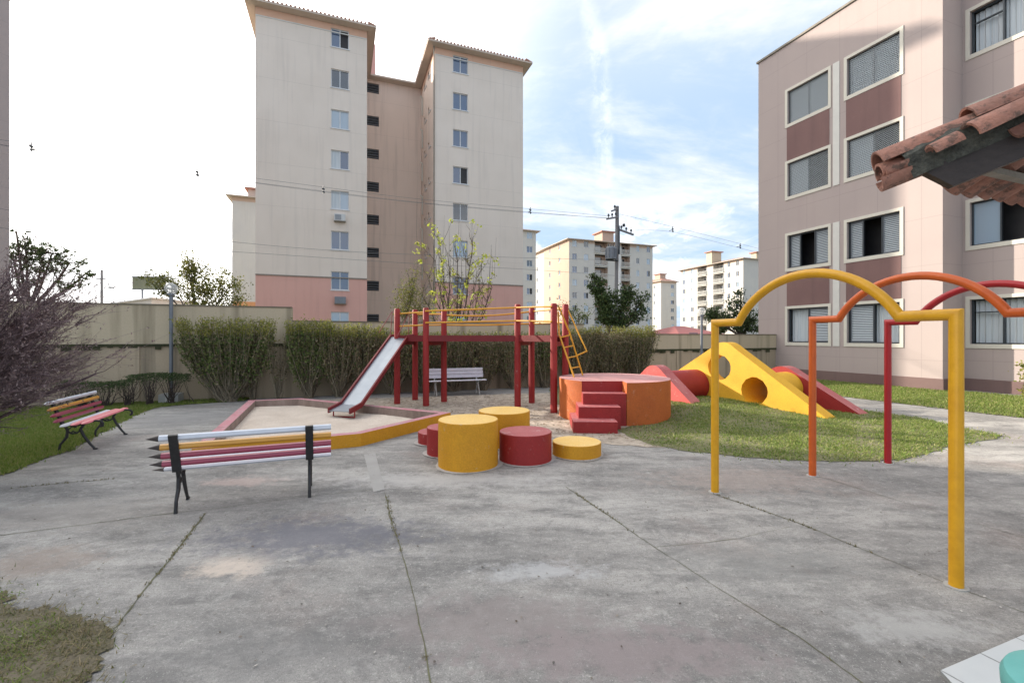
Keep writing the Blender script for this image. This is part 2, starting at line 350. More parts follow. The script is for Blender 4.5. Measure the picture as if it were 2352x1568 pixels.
# ------------------------------------------------------------------ world, sun, camera
SUN_H = Vector((-.886, .464, 0)).normalized(); SUN_EL = R(20.5)
SUNV = Vector((SUN_H.x * math.cos(SUN_EL), SUN_H.y * math.cos(SUN_EL), math.sin(SUN_EL)))
w = bpy.data.worlds.new('World'); SC.world = w; w.use_nodes = True
def world():
    nt = w.node_tree; N = nt.nodes; L = nt.links; bg = N['Background']; bg.inputs['Strength'].default_value = .1
    sky = N.new('ShaderNodeTexSky'); sky.sky_type = 'NISHITA'; sky.sun_disc = False; sky.sun_elevation = SUN_EL
    sky.sun_rotation = math.atan2(SUN_H.x, SUN_H.y); sky.air_density = 1.0; sky.dust_density = 1.2; sky.ozone_density = 1.6
    tc = N.new('ShaderNodeTexCoord'); d = tc.outputs['Generated']
    sx = N.new('ShaderNodeSeparateXYZ'); L.new(d, sx.inputs[0])
    def math_(op, a, b_=None):
        q = N.new('ShaderNodeMath'); q.operation = op
        for i, v in enumerate((a, b_)):
            if v is None: continue
            if isinstance(v, (int, float)): q.inputs[i].default_value = v
            else: L.new(v, q.inputs[i])
        return q.outputs[0]
    zz = math_('ADD', math_('MAXIMUM', sx.outputs[2], 0.0), .22)
    cb = N.new('ShaderNodeCombineXYZ'); L.new(math_('DIVIDE', sx.outputs[0], zz), cb.inputs[0]); L.new(math_('DIVIDE', sx.outputs[1], zz), cb.inputs[1])
    def noise(vec, sc, det, rough, dist, off=(0,0,0), scl=(1,1,1), rot=0):
        mp = N.new('ShaderNodeMapping'); mp.inputs['Location'].default_value = off; mp.inputs['Scale'].default_value = scl; mp.inputs['Rotation'].default_value = (0,0,rot); L.new(vec, mp.inputs['Vector'])
        z = N.new('ShaderNodeTexNoise'); z.inputs['Scale'].default_value = sc; z.inputs['Detail'].default_value = det; z.inputs['Roughness'].default_value = rough; z.inputs['Distortion'].default_value = dist
        L.new(mp.outputs[0], z.inputs['Vector']); return z.outputs['Fac']
    def mr(v, a, c, e=0, f=1):
        r = N.new('ShaderNodeMapRange'); r.interpolation_type = 'SMOOTHSTEP'; r.inputs[1].default_value = a; r.inputs[2].default_value = c; r.inputs[3].default_value = e; r.inputs[4].default_value = f; L.new(v, r.inputs[0]); return r.outputs[0]
    def mixc(f, a, c):
        x = N.new('ShaderNodeMix'); x.data_type = 'RGBA'
        if isinstance(f, float): x.inputs[0].default_value = f
        else: L.new(f, x.inputs[0])
        for s, v in ((6, a), (7, c)):
            if isinstance(v, tuple): x.inputs[s].default_value = (*v, 1)
            else: L.new(v, x.inputs[s])
        return x.outputs[2]
    hz = mixc(.85, sky.outputs[0], (2.45, 3.25, 4.35))
    c1 = mr(noise(cb.outputs[0], .55, 9, .62, .6, (3.4, 1.2, 0), (1,1.6,1), R(25)), .48, .64)
    c2 = mr(noise(cb.outputs[0], 1.7, 10, .68, .9, (1.3, 4.2, 0), (.7,1.5,1), R(35)), .46, .74)
    cov = math_('MINIMUM', math_('ADD', math_('MULTIPLY', c1, .9), math_('MULTIPLY', c2, .3)), 1.0)
    # thick veil towards the sun and overhead
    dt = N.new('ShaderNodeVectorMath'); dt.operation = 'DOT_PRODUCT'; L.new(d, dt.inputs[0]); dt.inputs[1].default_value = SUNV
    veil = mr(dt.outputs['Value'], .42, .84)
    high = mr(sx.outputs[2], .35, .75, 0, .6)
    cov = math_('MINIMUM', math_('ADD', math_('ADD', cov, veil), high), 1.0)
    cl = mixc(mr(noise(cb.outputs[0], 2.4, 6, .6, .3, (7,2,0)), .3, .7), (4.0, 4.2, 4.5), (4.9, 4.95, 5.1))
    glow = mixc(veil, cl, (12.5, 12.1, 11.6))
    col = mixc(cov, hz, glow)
    # one old vapour trail: a band along a great circle, broken up by noise
    d1 = Vector((.1665,1,.7407)); d2 = Vector((.2048,1,.3244)); nn = d1.cross(d2).normalized()
    dq = N.new('ShaderNodeVectorMath'); dq.operation = 'DOT_PRODUCT'; L.new(d, dq.inputs[0]); dq.inputs[1].default_value = nn
    warp = math_('MULTIPLY', math_('SUBTRACT', noise(d, 5.0, 6, .6, .5), .5), .085)
    dist = math_('ABSOLUTE', math_('ADD', dq.outputs['Value'], warp))
    tr = math_('MULTIPLY', mr(dist, .004, .026, 1, 0), math_('MULTIPLY', mr(noise(d, 16, 7, .7, .3), .35, .6), mr(sx.outputs[2], .28, .34)))
    tr = math_('MULTIPLY', tr, math_('MULTIPLY', mr(sx.outputs[2], .50, .66, 1, .35), math_('GREATER_THAN', sx.outputs[1], 0.0)))
    col = mixc(math_('MULTIPLY', tr, .45), col, (5.6, 5.65, 5.8))
    # low cumulus bank over the roofs
    pf = N.new('ShaderNodeMapping'); pf.inputs['Scale'].default_value = (1, 1, 2.2); L.new(d, pf.inputs['Vector'])
    bank = math_('MULTIPLY', mr(noise(pf.outputs[0], 4.2, 9, .62, .4, (0,0,.35)), .48, .56), math_('MULTIPLY', mr(sx.outputs[2], .20, .31, 1, 0), mr(sx.outputs[2], .02, .10)))
    col = mixc(math_('MULTIPLY', bank, .85), col, (6.0, 6.0, 6.1))
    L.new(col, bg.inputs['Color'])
world()
sl = bpy.data.lights.new('sun', 'SUN'); sl.energy = 3.0; sl.angle = R(.6); sl.color = (1, .90, .76)
so = bpy.data.objects.new('sun', sl); COL.objects.link(so); so.rotation_euler = SUNV.to_track_quat('Z', 'Y').to_euler()
cam = bpy.data.cameras.new('camera'); co = bpy.data.objects.new('camera', cam); COL.objects.link(co)
co.location = (0, 0, H); co.rotation_euler = (R(90), 0, 0); cam.lens = 16.0; cam.sensor_width = 36; cam.clip_end = 2000; cam.clip_start = .05
cam.shift_y = -10 / 2352
SC.camera = co
SC.view_settings.view_transform = 'Standard'; SC.view_settings.look = 'None'; SC.view_settings.exposure = 1.3; SC.view_settings.gamma = 1
SC.cycles.max_bounces = 8; SC.cycles.use_denoising = True
# ------------------------------------------------------------------ ground sheets
def sheet(name, pts, z, m, kind='structure', hfun=None, step=.35, wob=.03, sub=.15, label=None, seedv=1):
    r = random.Random(seedv); bd = []
    for i in range(len(pts)):
        a = Vector(pts[i]); b = Vector(pts[(i+1) % len(pts)]); n = max(1, int((b - a).length / sub))
        for k in range(n):
            p = a.lerp(b, k / n)
            if k and wob: p += Vector((r.uniform(-wob, wob), r.uniform(-wob, wob)))
            bd.append(p)
    nb = len(bd); allp = list(bd)
    if hfun:
        xs = [p.x for p in bd]; ys = [p.y for p in bd]; x = min(xs)
        while x < max(xs):
            y = min(ys)
            while y < max(ys):
                if inside((x, y), bd) : allp.append(Vector((x + r.uniform(-.05,.05), y + r.uniform(-.05,.05))))
                y += step
            x += step
    vs, es, fs, *_ = delaunay_2d_cdt(allp, [(i, (i+1) % nb) for i in range(nb)], [], 1, 1e-5)
    mb = MB(); mb.add([(p.x, p.y, z + (hfun(p.x, p.y) if hfun else 0)) for p in vs], [tuple(f) for f in fs])
    o = mb.build(name, m); tag(o, label, None, None, kind)
    me = o.data
    bm = bmesh.new(); bm.from_mesh(me); bmesh.ops.recalc_face_normals(bm, faces=bm.faces)
    if sum(f.normal.z for f in bm.faces) < 0: bmesh.ops.reverse_faces(bm, faces=bm.faces)
    bm.to_mesh(me); bm.free(); return o, bd
def inside(p, poly):
    x, y = p; c = False; n = len(poly); j = n - 1
    for i in range(n):
        xi, yi = poly[i][0], poly[i][1]; xj, yj = poly[j][0], poly[j][1]
        if (yi > y) != (yj > y) and x < (xj - xi) * (y - yi) / (yj - yi + 1e-12) + xi: c = not c
        j = i
    return c
def inside_np(x, y, poly):
    c = np.zeros(len(x), bool); n = len(poly); j = n - 1
    for i in range(n):
        xi, yi = poly[i][0], poly[i][1]; xj, yj = poly[j][0], poly[j][1]
        k = ((yi > y) != (yj > y)) & (x < (xj - xi) * (y - yi) / (yj - yi + 1e-12) + xi); c ^= k; j = i
    return c
MB().box(-450, 450, -60, 800, -.4, -.05).build('terrain_ground', M['terrain'])['kind'] = 'structure'
dvec = Vector((.936, .353)); nvec = Vector((-.353, .936))
MB().add([(-16,-4,0),(20,-4,0),(20,18.2,0),(10.2,18.2,0),(-16,8.3,0)], [(0,1,2,3,4)]).build('pavement', M['pave'])['kind'] = 'structure'
def mound(x, y): return .20 * math.exp(-((x-4.3)**2/2.4 + (y-10.3)**2/2.6))
def blades(name, poly, n, hmin, hmax, wd, m, z=.012, hfun=None, label=None, spill=.05, clump=.0, dens=None, lean=.5):
    xs = [p[0] for p in poly]; ys = [p[1] for p in poly]
    X = rng.uniform(min(xs)-.05, max(xs)+.05, n*4); Y = rng.uniform(min(ys)-.05, max(ys)+.05, n*4)
    k = inside_np(X, Y, poly)
    if dens is not None: k &= rng.random(len(X)) < dens(X, Y)
    vis = (np.abs(X) < 1.16 * np.maximum(Y, .3) + .3) & (Y > 1.0); k &= vis
    X, Y = X[k][:n], Y[k][:n]; N_ = len(X)
    X = X + rng.normal(0, spill, N_) * (rng.random(N_) < .3); Y = Y + rng.normal(0, spill, N_) * (rng.random(N_) < .3)
    a = rng.uniform(0, 2*np.pi, N_); h = rng.uniform(hmin, hmax, N_); ww = wd * rng.uniform(.6, 1.4, N_)
    zz = np.full(N_, z - .004)
    if hfun: zz = zz + np.array([hfun(x, y) for x, y in zip(X, Y)])
    dx = np.cos(a) * ww; dy = np.sin(a) * ww; b = rng.uniform(0, 2*np.pi, N_); ln = h * rng.uniform(0, 2*lean, N_)
    V = np.zeros((N_, 3, 3)); V[:,0] = np.stack([X-dx, Y-dy, zz], 1); V[:,1] = np.stack([X+dx, Y+dy, zz], 1)
    V[:,2] = np.stack([X+np.cos(b)*ln, Y+np.sin(b)*ln, zz+h], 1)
    o = np_mesh(name, V.reshape(-1, 3), 3, m); tag(o, label, None, None, 'stuff'); return o
# lawn round the climber
WO = Vector((-6.45, 12.1))      # a point on the foot of the boundary wall
def wallY(x): return WO.y + (x - WO.x) * .377
lawn = [G(1415,985), G(1440,1002), G(1480,1016), G(1560,1034), G(1680,1047), G(1800,1056), G(1950,1060), G(2080,1054), G(2130,1042), G(2190,1022), G(2290,1008), G(2302,1001), G(2200,980), G(2110,960), G(1985,943), (6.2, 13.0), (4.9, 15.9), (1.2, 14.6), (1.0, 11.0), (1.6, 9.2), (2.2, 8.2)]
o_, lawnb = sheet('lawn', lawn, .007, M['lawnsoil'], hfun=mound, step=.3, wob=.05)
def dlawn(X, Y):
    s = np.sin(X*3.1+1)*np.cos(Y*2.7)+np.sin(X*7.3-Y*5.1)*.6+np.sin(X*17+Y*13)*.4
    left = np.clip((X - 1.5) / 2.2, .08, 1)
    return np.clip(.6 + .35 * s, .1, 1) * left
blades('grass', lawnb, 75000, .014, .048, .008, M['grassl'], .007, mound, dens=dlawn, lean=1.0, spill=.12)
# strip lawn beneath the right block
u2 = Vector((.353, -.936))
q0 = Vector(G(1960, 914)); q1 = q0 + u2 * 9; q2 = q1 + Vector((.936, .353)) * 5; qa = q0 - u2 * 7.5; qb = qa + Vector((.936, .353)) * 4
strip = [tuple(q0), tuple(q1), tuple(q2), tuple(qb), tuple(qa)]
o_, sb = sheet('strip_lawn', strip, .010, M['lawnsoil'], wob=.04)
blades('grass', sb, 45000, .03, .065, .011, M['grassl'], .010)
# left lawn
ll = [G(-250,1135), G(0,1093), G(86,1061), G(150,1039), G(215,1005), G(268,975), G(330,946), G(365,935), G(430,929), G(560,921), (-6.9, 11.9), (-9.4, 10.95), (-13, 9.6), (-13, 4.5)]
o_, lb = sheet('left_lawn', ll, .010, M['lawnsoil'], wob=.04, seedv=4)
blades('grass', lb, 60000, .025, .055, .009, M['grass'], .010)
# dry patch in the near corner
dp = [G(-700,1300), G(-120,1330), G(-10,1342), G(45,1395), G(110,1404), G(180,1412), G(240,1440), G(262,1475), G(240,1530), G(185,1600), G(150,1700), (-4.5, .9), (-7,1.5)]
o_, db = sheet('dry_grass_patch', dp, .008, M['soil'], wob=.045, sub=.035, seedv=9)
blades('dry_grass', db, 42000, .008, .030, .0032, M['drygrass'], .008, lean=1.6, dens=lambda X, Y: np.clip(.42+.6*np.sin(X*7+2)*np.cos(Y*9)+.3*np.sin(X*19)*np.sin(Y*17), .06, 1), spill=.09)
dpg = [G(-700,1380), G(-10,1400), G(50,1450), G(150,1480), G(200,1520), G(150,1600), (-4.5, .9)]
blades('grass', db, 30000, .008, .030, .0032, M['grass'], .008, lean=1.3, spill=.07, dens=lambda X, Y: np.clip(.35+.9*np.sin(X*5.2)*np.cos(Y*6.4+1)+.4*np.sin(X*15+Y*11), .03, 1))
# sandy ground under the play structure
sd = [(-5.9, 10.7), (-4.9, 11.0), (-1.3, 9.0), (-.75, 8.0), (-.35, 7.5), (.5, 7.35), (.95, 7.05), (1.5, 6.75), (2.1, 6.6), (3.0, 6.55), (2.6, 7.6), (1.9, 10.5), (1.5, 13.2), (-2.2, 12.25), (-5.4, 11.5)]
sheet('sandy_ground', sd, .005, M['sanddirt'], wob=.06)
# leaf litter on the sandy ground
def litter():
    n = 2600; X = rng.uniform(-3.2, 2.6, n); Y = rng.uniform(7.0, 12.6, n); k = inside_np(X, Y, sd); X, Y = X[k], Y[k]; n = len(X)
    a = rng.uniform(0, 6.28, n); s = rng.uniform(.012, .035, n); V = np.zeros((n, 4, 3))
    for i, (p, q) in enumerate(((-1,0),(0,-.5),(1,0),(0,.5))):
        V[:,i,0] = X + (p*np.cos(a)-q*np.sin(a))*s; V[:,i,1] = Y + (p*np.sin(a)+q*np.cos(a))*s; V[:,i,2] = .012 + rng.uniform(0, .012, n)
    tag(np_mesh('fallen_leaves', V.reshape(-1,3), 4, leafmat('dead_leaf', [(.10,.06,.03),(.22,.15,.08),(.33,.27,.18),(.05,.04,.03)], .1)), kind='stuff')
litter()
def paving_litter():
    n = 900; Y = rng.uniform(1.6, 9.0, n); X = rng.uniform(-1.1, 1.1, n) * Y; a = rng.uniform(0, 6.28, n); s = rng.uniform(.003, .010, n) * (1 + .12*Y); V = np.zeros((n, 4, 3))
    for i, (p, q) in enumerate(((-1,0),(0,-.6),(1,0),(0,.6))):
        V[:,i,0] = X + (p*np.cos(a)-q*np.sin(a))*s; V[:,i,1] = Y + (p*np.sin(a)+q*np.cos(a))*s; V[:,i,2] = .006 + rng.uniform(0, .006, n)
    tag(np_mesh('fallen_leaves', V.reshape(-1,3), 4, leafmat('paving_speck', [(.06,.045,.035),(.14,.11,.08),(.55,.52,.48),(.09,.08,.07),(.3,.25,.2)], .1)), kind='stuff')
paving_litter()
# joints and cracks
def strips():
    J = [([(884,1131),(890,1150),(905,1212),(924,1270),(943,1340),(962,1430),(980,1510),(996,1600)], .012, 1),
         ([(470,1180),(425,1240),(375,1302),(320,1370),(268,1440)], .016, 1),
         ([(-60,1238),(0,1230),(160,1208),(300,1190),(420,1175),(540,1162),(700,1140),(862,1124)], .009, 0),
         ([(1300,1118),(1400,1185),(1470,1233),(1560,1292),(1650,1350),(1740,1405),(1830,1460),(1910,1515),(2010,1588)], .010, 1),
         ([(1640,1135),(1730,1165),(1830,1200),(1930,1241),(2040,1285),(2130,1322),(2200,1350),(2290,1383),(2420,1432)], .009, 1),
         ([(1760,1062),(1900,1100),(2080,1155),(2200,1190),(2380,1243)], .009, 0),
         ([(-40,1130),(60,1118),(130,1111),(260,1100)], .009, 1),
         ([(380,995),(440,990),(500,986)], .008, 0),
         ([(1502,1256),(1560,1250),(1640,1243),(1700,1236),(1760,1222),(1815,1211)], .004, 0),
         ([(1320,1052),(1430,1050),(1560,1062),(1700,1080)], .005, 0)]
    r = random.Random(3); mb = MB(); tufts = []
    for pts, wd, moss in J:
        g = [Vector(G(*p)) for p in pts]; line = []
        for i in range(len(g)-1):
            n = max(2, int((g[i+1]-g[i]).length / .05))
            line += [g[i].lerp(g[i+1], k/n) for k in range(n)]
        line.append(g[-1]); off = 0; L_ = []; R_ = []
        for i, p in enumerate(line):
            t = (line[min(i+1, len(line)-1)] - line[max(i-1, 0)]).normalized(); nn = Vector((-t.y, t.x))
            off = off * .85 + r.uniform(-.004, .004); lf = .5 + .5*math.sin(i*.11+len(tufts)*.001) * math.sin(i*.037+1.3); ww = wd * (r.uniform(.1, .5) + lf*r.uniform(.2,1.0))
            L_.append((p.x + nn.x*(off+ww/2), p.y + nn.y*(off+ww/2), .003)); R_.append((p.x + nn.x*(off-ww/2), p.y + nn.y*(off-ww/2), .003))
            if moss and r.random() < max(0, lf*1.7-.6):
                for _ in range(r.randint(2, 9)): tufts.append((p.x + r.gauss(0,.012), p.y + r.gauss(0,.012)))
        n = len(line); mb.add(L_ + R_, [(i, i+1, n+i+1, n+i) for i in range(n-1)])
    o = mb.build('pavement_joints', mat('joint_dirt', (.09,.085,.065), .95, (.17,.17,.09), 9, .5)); o['kind'] = 'structure'
    V = []
    for x, y in tufts:
        for _ in range(2):
            a = r.uniform(0, 6.28); h = r.uniform(.006, .028); V += [(x-.003*math.cos(a), y-.003*math.sin(a), .002), (x+.003*math.cos(a), y+.003*math.sin(a), .002), (x+r.gauss(0,.006), y+r.gauss(0,.006), h)]
    tag(np_mesh('joint_moss', np.array(V), 3, M['drygrass']), kind='stuff')
strips()
# pale repair strip in the paving
a = [Vector(G(*p)) for p in ((836,1044),(862,1040),(884,1124),(858,1130))]
MB().add([(p.x, p.y, .0045) for p in a], [(3,2,1,0)]).build('paving_repair_strip', mat('pale_screed', (.38,.365,.345), .85, (.30,.29,.275), 3, .6, .3, 60))['kind'] = 'structure'
# ------------------------------------------------------------------ sandbox
def sandbox():
    zt = .19
    pts = [Vector(G(571,919,zt)), Vector(G(692,914,zt)), Vector(G(1035,947,zt)), Vector(G(829,995,zt)), Vector(G(440,1030,zt))]
    t = empty('sandbox', (-3.6, 8.3), 0, 'five-sided sandbox with pink-topped yellow kerb and pale sand', 'sandbox')
    off = Vector((-3.6, 8.3)); pts = [p - off for p in pts]; n = len(pts)
    cc = sum(pts, Vector((0,0))) / n; inn = []
    for i in range(n):      # inset 0.17
        a, b, c = pts[i-1], pts[i], pts[(i+1) % n]
        e1 = (b-a).normalized(); e2 = (c-b).normalized()
        n1 = Vector((-e1.y, e1.x)); n2 = Vector((-e2.y, e2.x))
        if n1.dot(cc-b) < 0: n1 = -n1
        if n2.dot(cc-b) < 0: n2 = -n2
        bi = (n1+n2).normalized(); inn.append(b + bi * (.15 / max(.4, bi.dot(n1))))
    mb = MB()
    for i in range(n):
        j = (i+1) % n; A, B, C_, D = pts[i], pts[j], inn[j], inn[i]
        outer = 1
        if i == 4 or i == 0 or i == 1: outer = 2
        mb.add([(A.x,A.y,-.02),(B.x,B.y,-.02),(B.x,B.y,zt),(A.x,A.y,zt)], [(0,1,2,3)], outer)
        mb.add([(A.x,A.y,zt),(B.x,B.y,zt),(C_.x,C_.y,zt),(D.x,D.y,zt)], [(0,1,2,3)], 0)
        mb.add([(D.x,D.y,zt),(C_.x,C_.y,zt),(C_.x,C_.y,-.02),(D.x,D.y,-.02)], [(0,1,2,3)], 2)
    mb.build('kerb', [M['kerbpink'], M['yellow'], M['dirtywall']], t)
    r = random.Random(5); bd = [p for p in inn]; allp = list(bd)
    x = -3
    while x < 3:
        y = -3
        while y < 3:
            if inside((x, y), [(p.x*.97, p.y*.97) for p in inn]): allp.append(Vector((x + r.uniform(-.03,.03), y + r.uniform(-.03,.03))))
            y += .14
        x += .14
    vs, es, fs, *_ = delaunay_2d_cdt(allp, [(i, (i+1) % n) for i in range(n)], [], 1, 1e-5)
    mb = MB(); mb.add([(p.x, p.y, .05 + .018*math.sin(p.x*5+p.y*3)+r.uniform(-.008,.012)) for p in vs], [tuple(f) for f in fs])
    o = mb.build('sand', M['sand'], t, True); o['kind'] = 'stuff'
sandbox()
# ------------------------------------------------------------------ stepping cylinders
M['collar'] = mat('pale_cement', (.50,.475,.445), .9, (.36,.345,.325), 5, .5, .5, 60, fine=50)
cyls = [((-.552,5.74), .375, .57, 'yellow', 'tallest drum, mustard yellow, standing in front of all the other stepping drums'),
        ((.177,5.98), .342, .37, 'red', 'wide dark red stepping drum between the tall yellow and the low yellow one'),
        ((.885,6.23), .33, .18, 'yellow', 'lowest yellow stepping drum at the right end of the cluster'),
        ((-.117,6.87), .386, .50, 'yellow', 'yellow stepping drum at the back, behind the dark red drum'),
        ((-.895,6.28), .275, .37, 'red', 'narrow dark red drum half hidden behind the tallest yellow drum'),
        ((-1.13,6.95), .30, .17, 'red', 'very low red drum near the sandbox corner, mostly hidden')]
for c, r_, hh, kc, lab in cyls:
    t = empty('stepping_drum', c, 0, lab, 'stepping drum', 'round stepping drums in front of the sandbox')
    mb = MB(); mb.cyl((0,0), r_, -.01, hh, 64, 0, None, .006); mb.f.pop(); mb.m.pop()
    mb.build('drum_side', M[kc], t, True)
    mb = MB(); mb.add([(( r_-.006)*math.cos(2*math.pi*j/64), (r_-.006)*math.sin(2*math.pi*j/64), hh) for j in range(64)], [tuple(range(64))])
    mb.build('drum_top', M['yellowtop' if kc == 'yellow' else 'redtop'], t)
    mb = MB(); n = 40; rr = random.Random(int(r_*1000)); k = cyls.index((c, r_, hh, kc, lab)); ph = rr.uniform(0, 6)
    mb.add([((r_ + .045 + .018*math.sin(3*2*math.pi*j/n+ph) + rr.uniform(-.006,.006))*math.cos(2*math.pi*j/n), (r_ + .045 + .018*math.sin(3*2*math.pi*j/n+ph) + rr.uniform(-.006,.006))*math.sin(2*math.pi*j/n), .0055+.0012*k) for j in range(n)], [tuple(range(n))]); mb.build('cement_collar', M['collar'], t)
# ------------------------------------------------------------------ round platform with steps
def platform():
    c = (2.07, 9.27); t = empty('round_platform', c, 0, 'orange round concrete platform with pink top and dark red steps', 'platform')
    nx0, nx1, ny = 1.30-c[0], 2.06-c[0], 8.50-c[1]; ring = []; done = False
    for j in range(120):
        an = 2*math.pi*j/120; x, y = 1.1*math.cos(an), 1.1*math.sin(an)
        if y < 0 and nx0 < x < nx1:
            if not done: ring += [(nx0, -math.sqrt(1.21-nx0**2)), (nx0, ny), (nx1, ny), (nx1, -math.sqrt(1.21-nx1**2))]; done = True
            continue
        ring.append((x, y))
    n = len(ring); mb = MB()
    for i in range(n):
        j = (i+1) % n; (xa, ya), (xb, yb) = ring[i], ring[j]; back = abs(ya-ny) < 1e-6 and abs(yb-ny) < 1e-6
        mb.add([(xa,ya,-.05),(xb,yb,-.05),(xb,yb,.78),(xa,ya,.78)], [(0,1,2,3)], 1 if back else 0)
    mb.build('platform_side', [M['orange'], M['red']], t)
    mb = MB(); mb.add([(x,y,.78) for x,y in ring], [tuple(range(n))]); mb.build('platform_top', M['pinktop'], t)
    st = [(1.02,1.75,7.56,.195),(1.155,1.88,7.89,.39),(1.28,2.052,8.2,.585)]
    for i, (x0, x1, y0, zt) in enumerate(st):
        mb = MB(); e = .03
        x0 -= c[0]; x1 -= c[0]; y0 -= c[1]; yb = 8.497-c[1]; sh = (yb - y0) * .06
        e = -.03
        vs = [(x0,y0,-.02),(x1,y0+e,-.02),(x1+sh,yb,-.02),(x0+sh,yb,-.02),(x0,y0,zt),(x1,y0+e,zt),(x1+sh,yb,zt),(x0+sh,yb,zt)]
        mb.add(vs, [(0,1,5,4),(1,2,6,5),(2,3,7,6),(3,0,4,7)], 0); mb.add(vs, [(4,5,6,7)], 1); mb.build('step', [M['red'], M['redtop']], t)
platform()
# ------------------------------------------------------------------ play structure
def play():
    O = Vector((-.7, 10.4, 0)); t = empty('play_structure', O, 0, 'red timber play bridge with yellow rails, steel slide and yellow ladder', 'play structure')
    Pp = {'A':(-2.75,10.9),'B':(-2.47,11.6),'C':(-2.0,10.58),'D':(-1.68,11.25),'E':(.13,10.42),'F':(.48,11.05),'G':(.885,9.62),'H':(1.19,10.12)}
    hts = {'A':2.28,'B':2.30,'C':2.28,'D':2.27,'E':2.35,'F':2.31,'G':2.31,'H':2.33}
    L_ = lambda p, z: Vector((p[0]-O.x, p[1]-O.y, z))
    for k, p in Pp.items():
        mb = MB(); a = L_(p, -.1); b = L_(p, hts[k]); s = .066; c = Vector((random.uniform(-.015,.015), random.uniform(-.015,.015), 0))
        mb.tube([a, a.lerp(b,.5)+c*.3, b-Vector((0,0,.03)), b], [.075,.072,.07,.055], 10, 0); mb.build('post', M['red'], t, True)
    zd = 1.64
    def beam(k1, k2, z0=1.50, z1=1.64, nm='beam', o=0.0):
        mb = MB(); a = L_(Pp[k1], (z0+z1)/2); b = L_(Pp[k2], (z0+z1)/2); mb.bar(a, b, .05, z1-z0); mb.build(nm, M['wine'], t)
    for a, b in (('C','E'),('D','F'),('E','G'),('F','H'),('A','C'),('B','D')): beam(a, b)
    for a, b in (('C','D'),('E','F'),('A','B'),('G','H')): beam(a, b, 1.41, 1.50)
    mb = MB()      # deck planks
    def planks(a, b, c, d):
        a, b, c, d = [Vector(Pp[k]) for k in (a, b, c, d)]
        n = max(3, int((b-a).length/.12))
        for i in range(n):
            p = a.lerp(b, (i+.04)/n); q = a.lerp(b, (i+.96)/n); r2 = d.lerp(c, (i+.96)/n); s2 = d.lerp(c, (i+.04)/n)
            z = 1.60
            vs = [(v.x-O.x, v.y-O.y, zz) for zz in (z, z+.03) for v in (p,q,r2,s2)]
            mb.add(vs, [(0,3,2,1),(4,5,6,7),(0,1,5,4),(1,2,6,5),(2,3,7,6),(3,0,4,7)])
    planks('A','C','D','B'); planks('C','E','F','D'); planks('E','G','H','F'); mb.build('deck', M['wine'], t)
    def rail(k1, k2, za, zb, sag=0.0, o=(0,0)):
        a = L_(Pp[k1], za) + Vector((o[0],o[1],0)); b = L_(Pp[k2], zb) + Vector((o[0],o[1],0)); pts = [a.lerp(b, i/10) - Vector((0,0,sag*math.sin(math.pi*i/10))) for i in range(11)]
        MB().tube(pts, .019, 8).build('rail', M['yrail'], t, True)
    rail('C','E',2.20,2.27,.0,(0,-.08)); rail('C','E',1.93,1.97,.0,(0,-.08)); rail('D','F',2.15,2.22,.06); rail('D','F',1.90,1.93,.02)
    rail('E','G',2.27,2.24,0,(-.05,-.06)); rail('E','G',1.97,1.93,0,(-.05,-.06)); rail('F','H',2.22,2.24); rail('F','H',1.93,1.93)
    rail('A','C',2.16,2.18,0,(0,.02)); rail('A','C',1.86,1.88,0,(0,.02)); rail('B','D',2.18,2.17); rail('B','D',1.90,1.90)
    # slide
    top = Vector(((-2.62)-O.x, 11.12-O.y, 1.62)); k1 = Vector((-2.70-O.x, 10.88-O.y, 1.60)); bot = Vector((-3.20-O.x, 9.05-O.y, .26)); lip = Vector((-3.30-O.x, 8.68-O.y, .19))
    side = Vector((.965,-.26,0)).normalized(); hw = .235
    path = [top, k1, k1.lerp(bot,.5), bot, lip]
    sl_ = bpy.data.objects.new('slide', None); COL.objects.link(sl_); sl_.parent = t
    mb = MB()
    for i in range(len(path)-1):
        a, b = path[i], path[i+1]; vs = [a-side*hw, a+side*hw, b+side*hw, b-side*hw]; dz = Vector((0,0,-.012)); vs += [v+dz for v in vs]
        mb.add(vs, [(0,3,2,1),(4,5,6,7),(0,1,5,4),(2,3,7,6)])
    mb.build('chute', M['steel'], sl_)
    for sg in (-1, 1):
        mb = MB()
        for i in range(len(path)-1):
            a, b = path[i]+side*hw*sg, path[i+1]+side*hw*sg; up0 = Vector((0,0,.055)); dn = Vector((0,0,-.045)); o = side*.018
            vs = [a-o+dn, a+o+dn, a+o+up0, a-o+up0, b-o+dn, b+o+dn, b+o+up0, b-o+up0]
            mb.add(vs, [(0,3,2,1),(4,5,6,7),(0,1,5,4),(1,2,6,5),(2,3,7,6),(3,0,4,7)])
        mb.build('side_board', M['wine'], sl_)
    l1 = lip - side*hw + Vector((.05,.12,0)); l2 = lip + side*hw + Vector((.05,.12,0))
    MB().tube([l1, (l1.x,l1.y,.06), (l2.x,l2.y,.06), l2], .013, 6).build('foot_bracket', M['red'], sl_)
    # slide grab rods
    for sg, zt2 in ((-1, 2.22), (1, 2.16)):
        a = k1 + side*hw*sg; MB().tube([a+Vector((0,0,.0)), a+Vector((.02,.1,.62)), a+Vector((-.12,-.52,.10 if sg<0 else .02))], .010, 6).build('grab_rod', M['wine'], sl_)
    # ladder: stringers rest on the round platform
    ld = bpy.data.objects.new('ladder', None); COL.objects.link(ld); ld.parent = t
    s1t = L_((1.00,9.66), 1.66); s1b = L_((1.27,9.30), .785); s2t = L_((1.16,10.05), 1.75); s2b = L_((1.58,9.85), .785)
    MB().tube([s1t+Vector((-.02,0,.48)), s1t, s1b], .018, 8).build('stringer', M['yrail'], ld, True)
    h2 = L_((.98,9.6), 2.25)
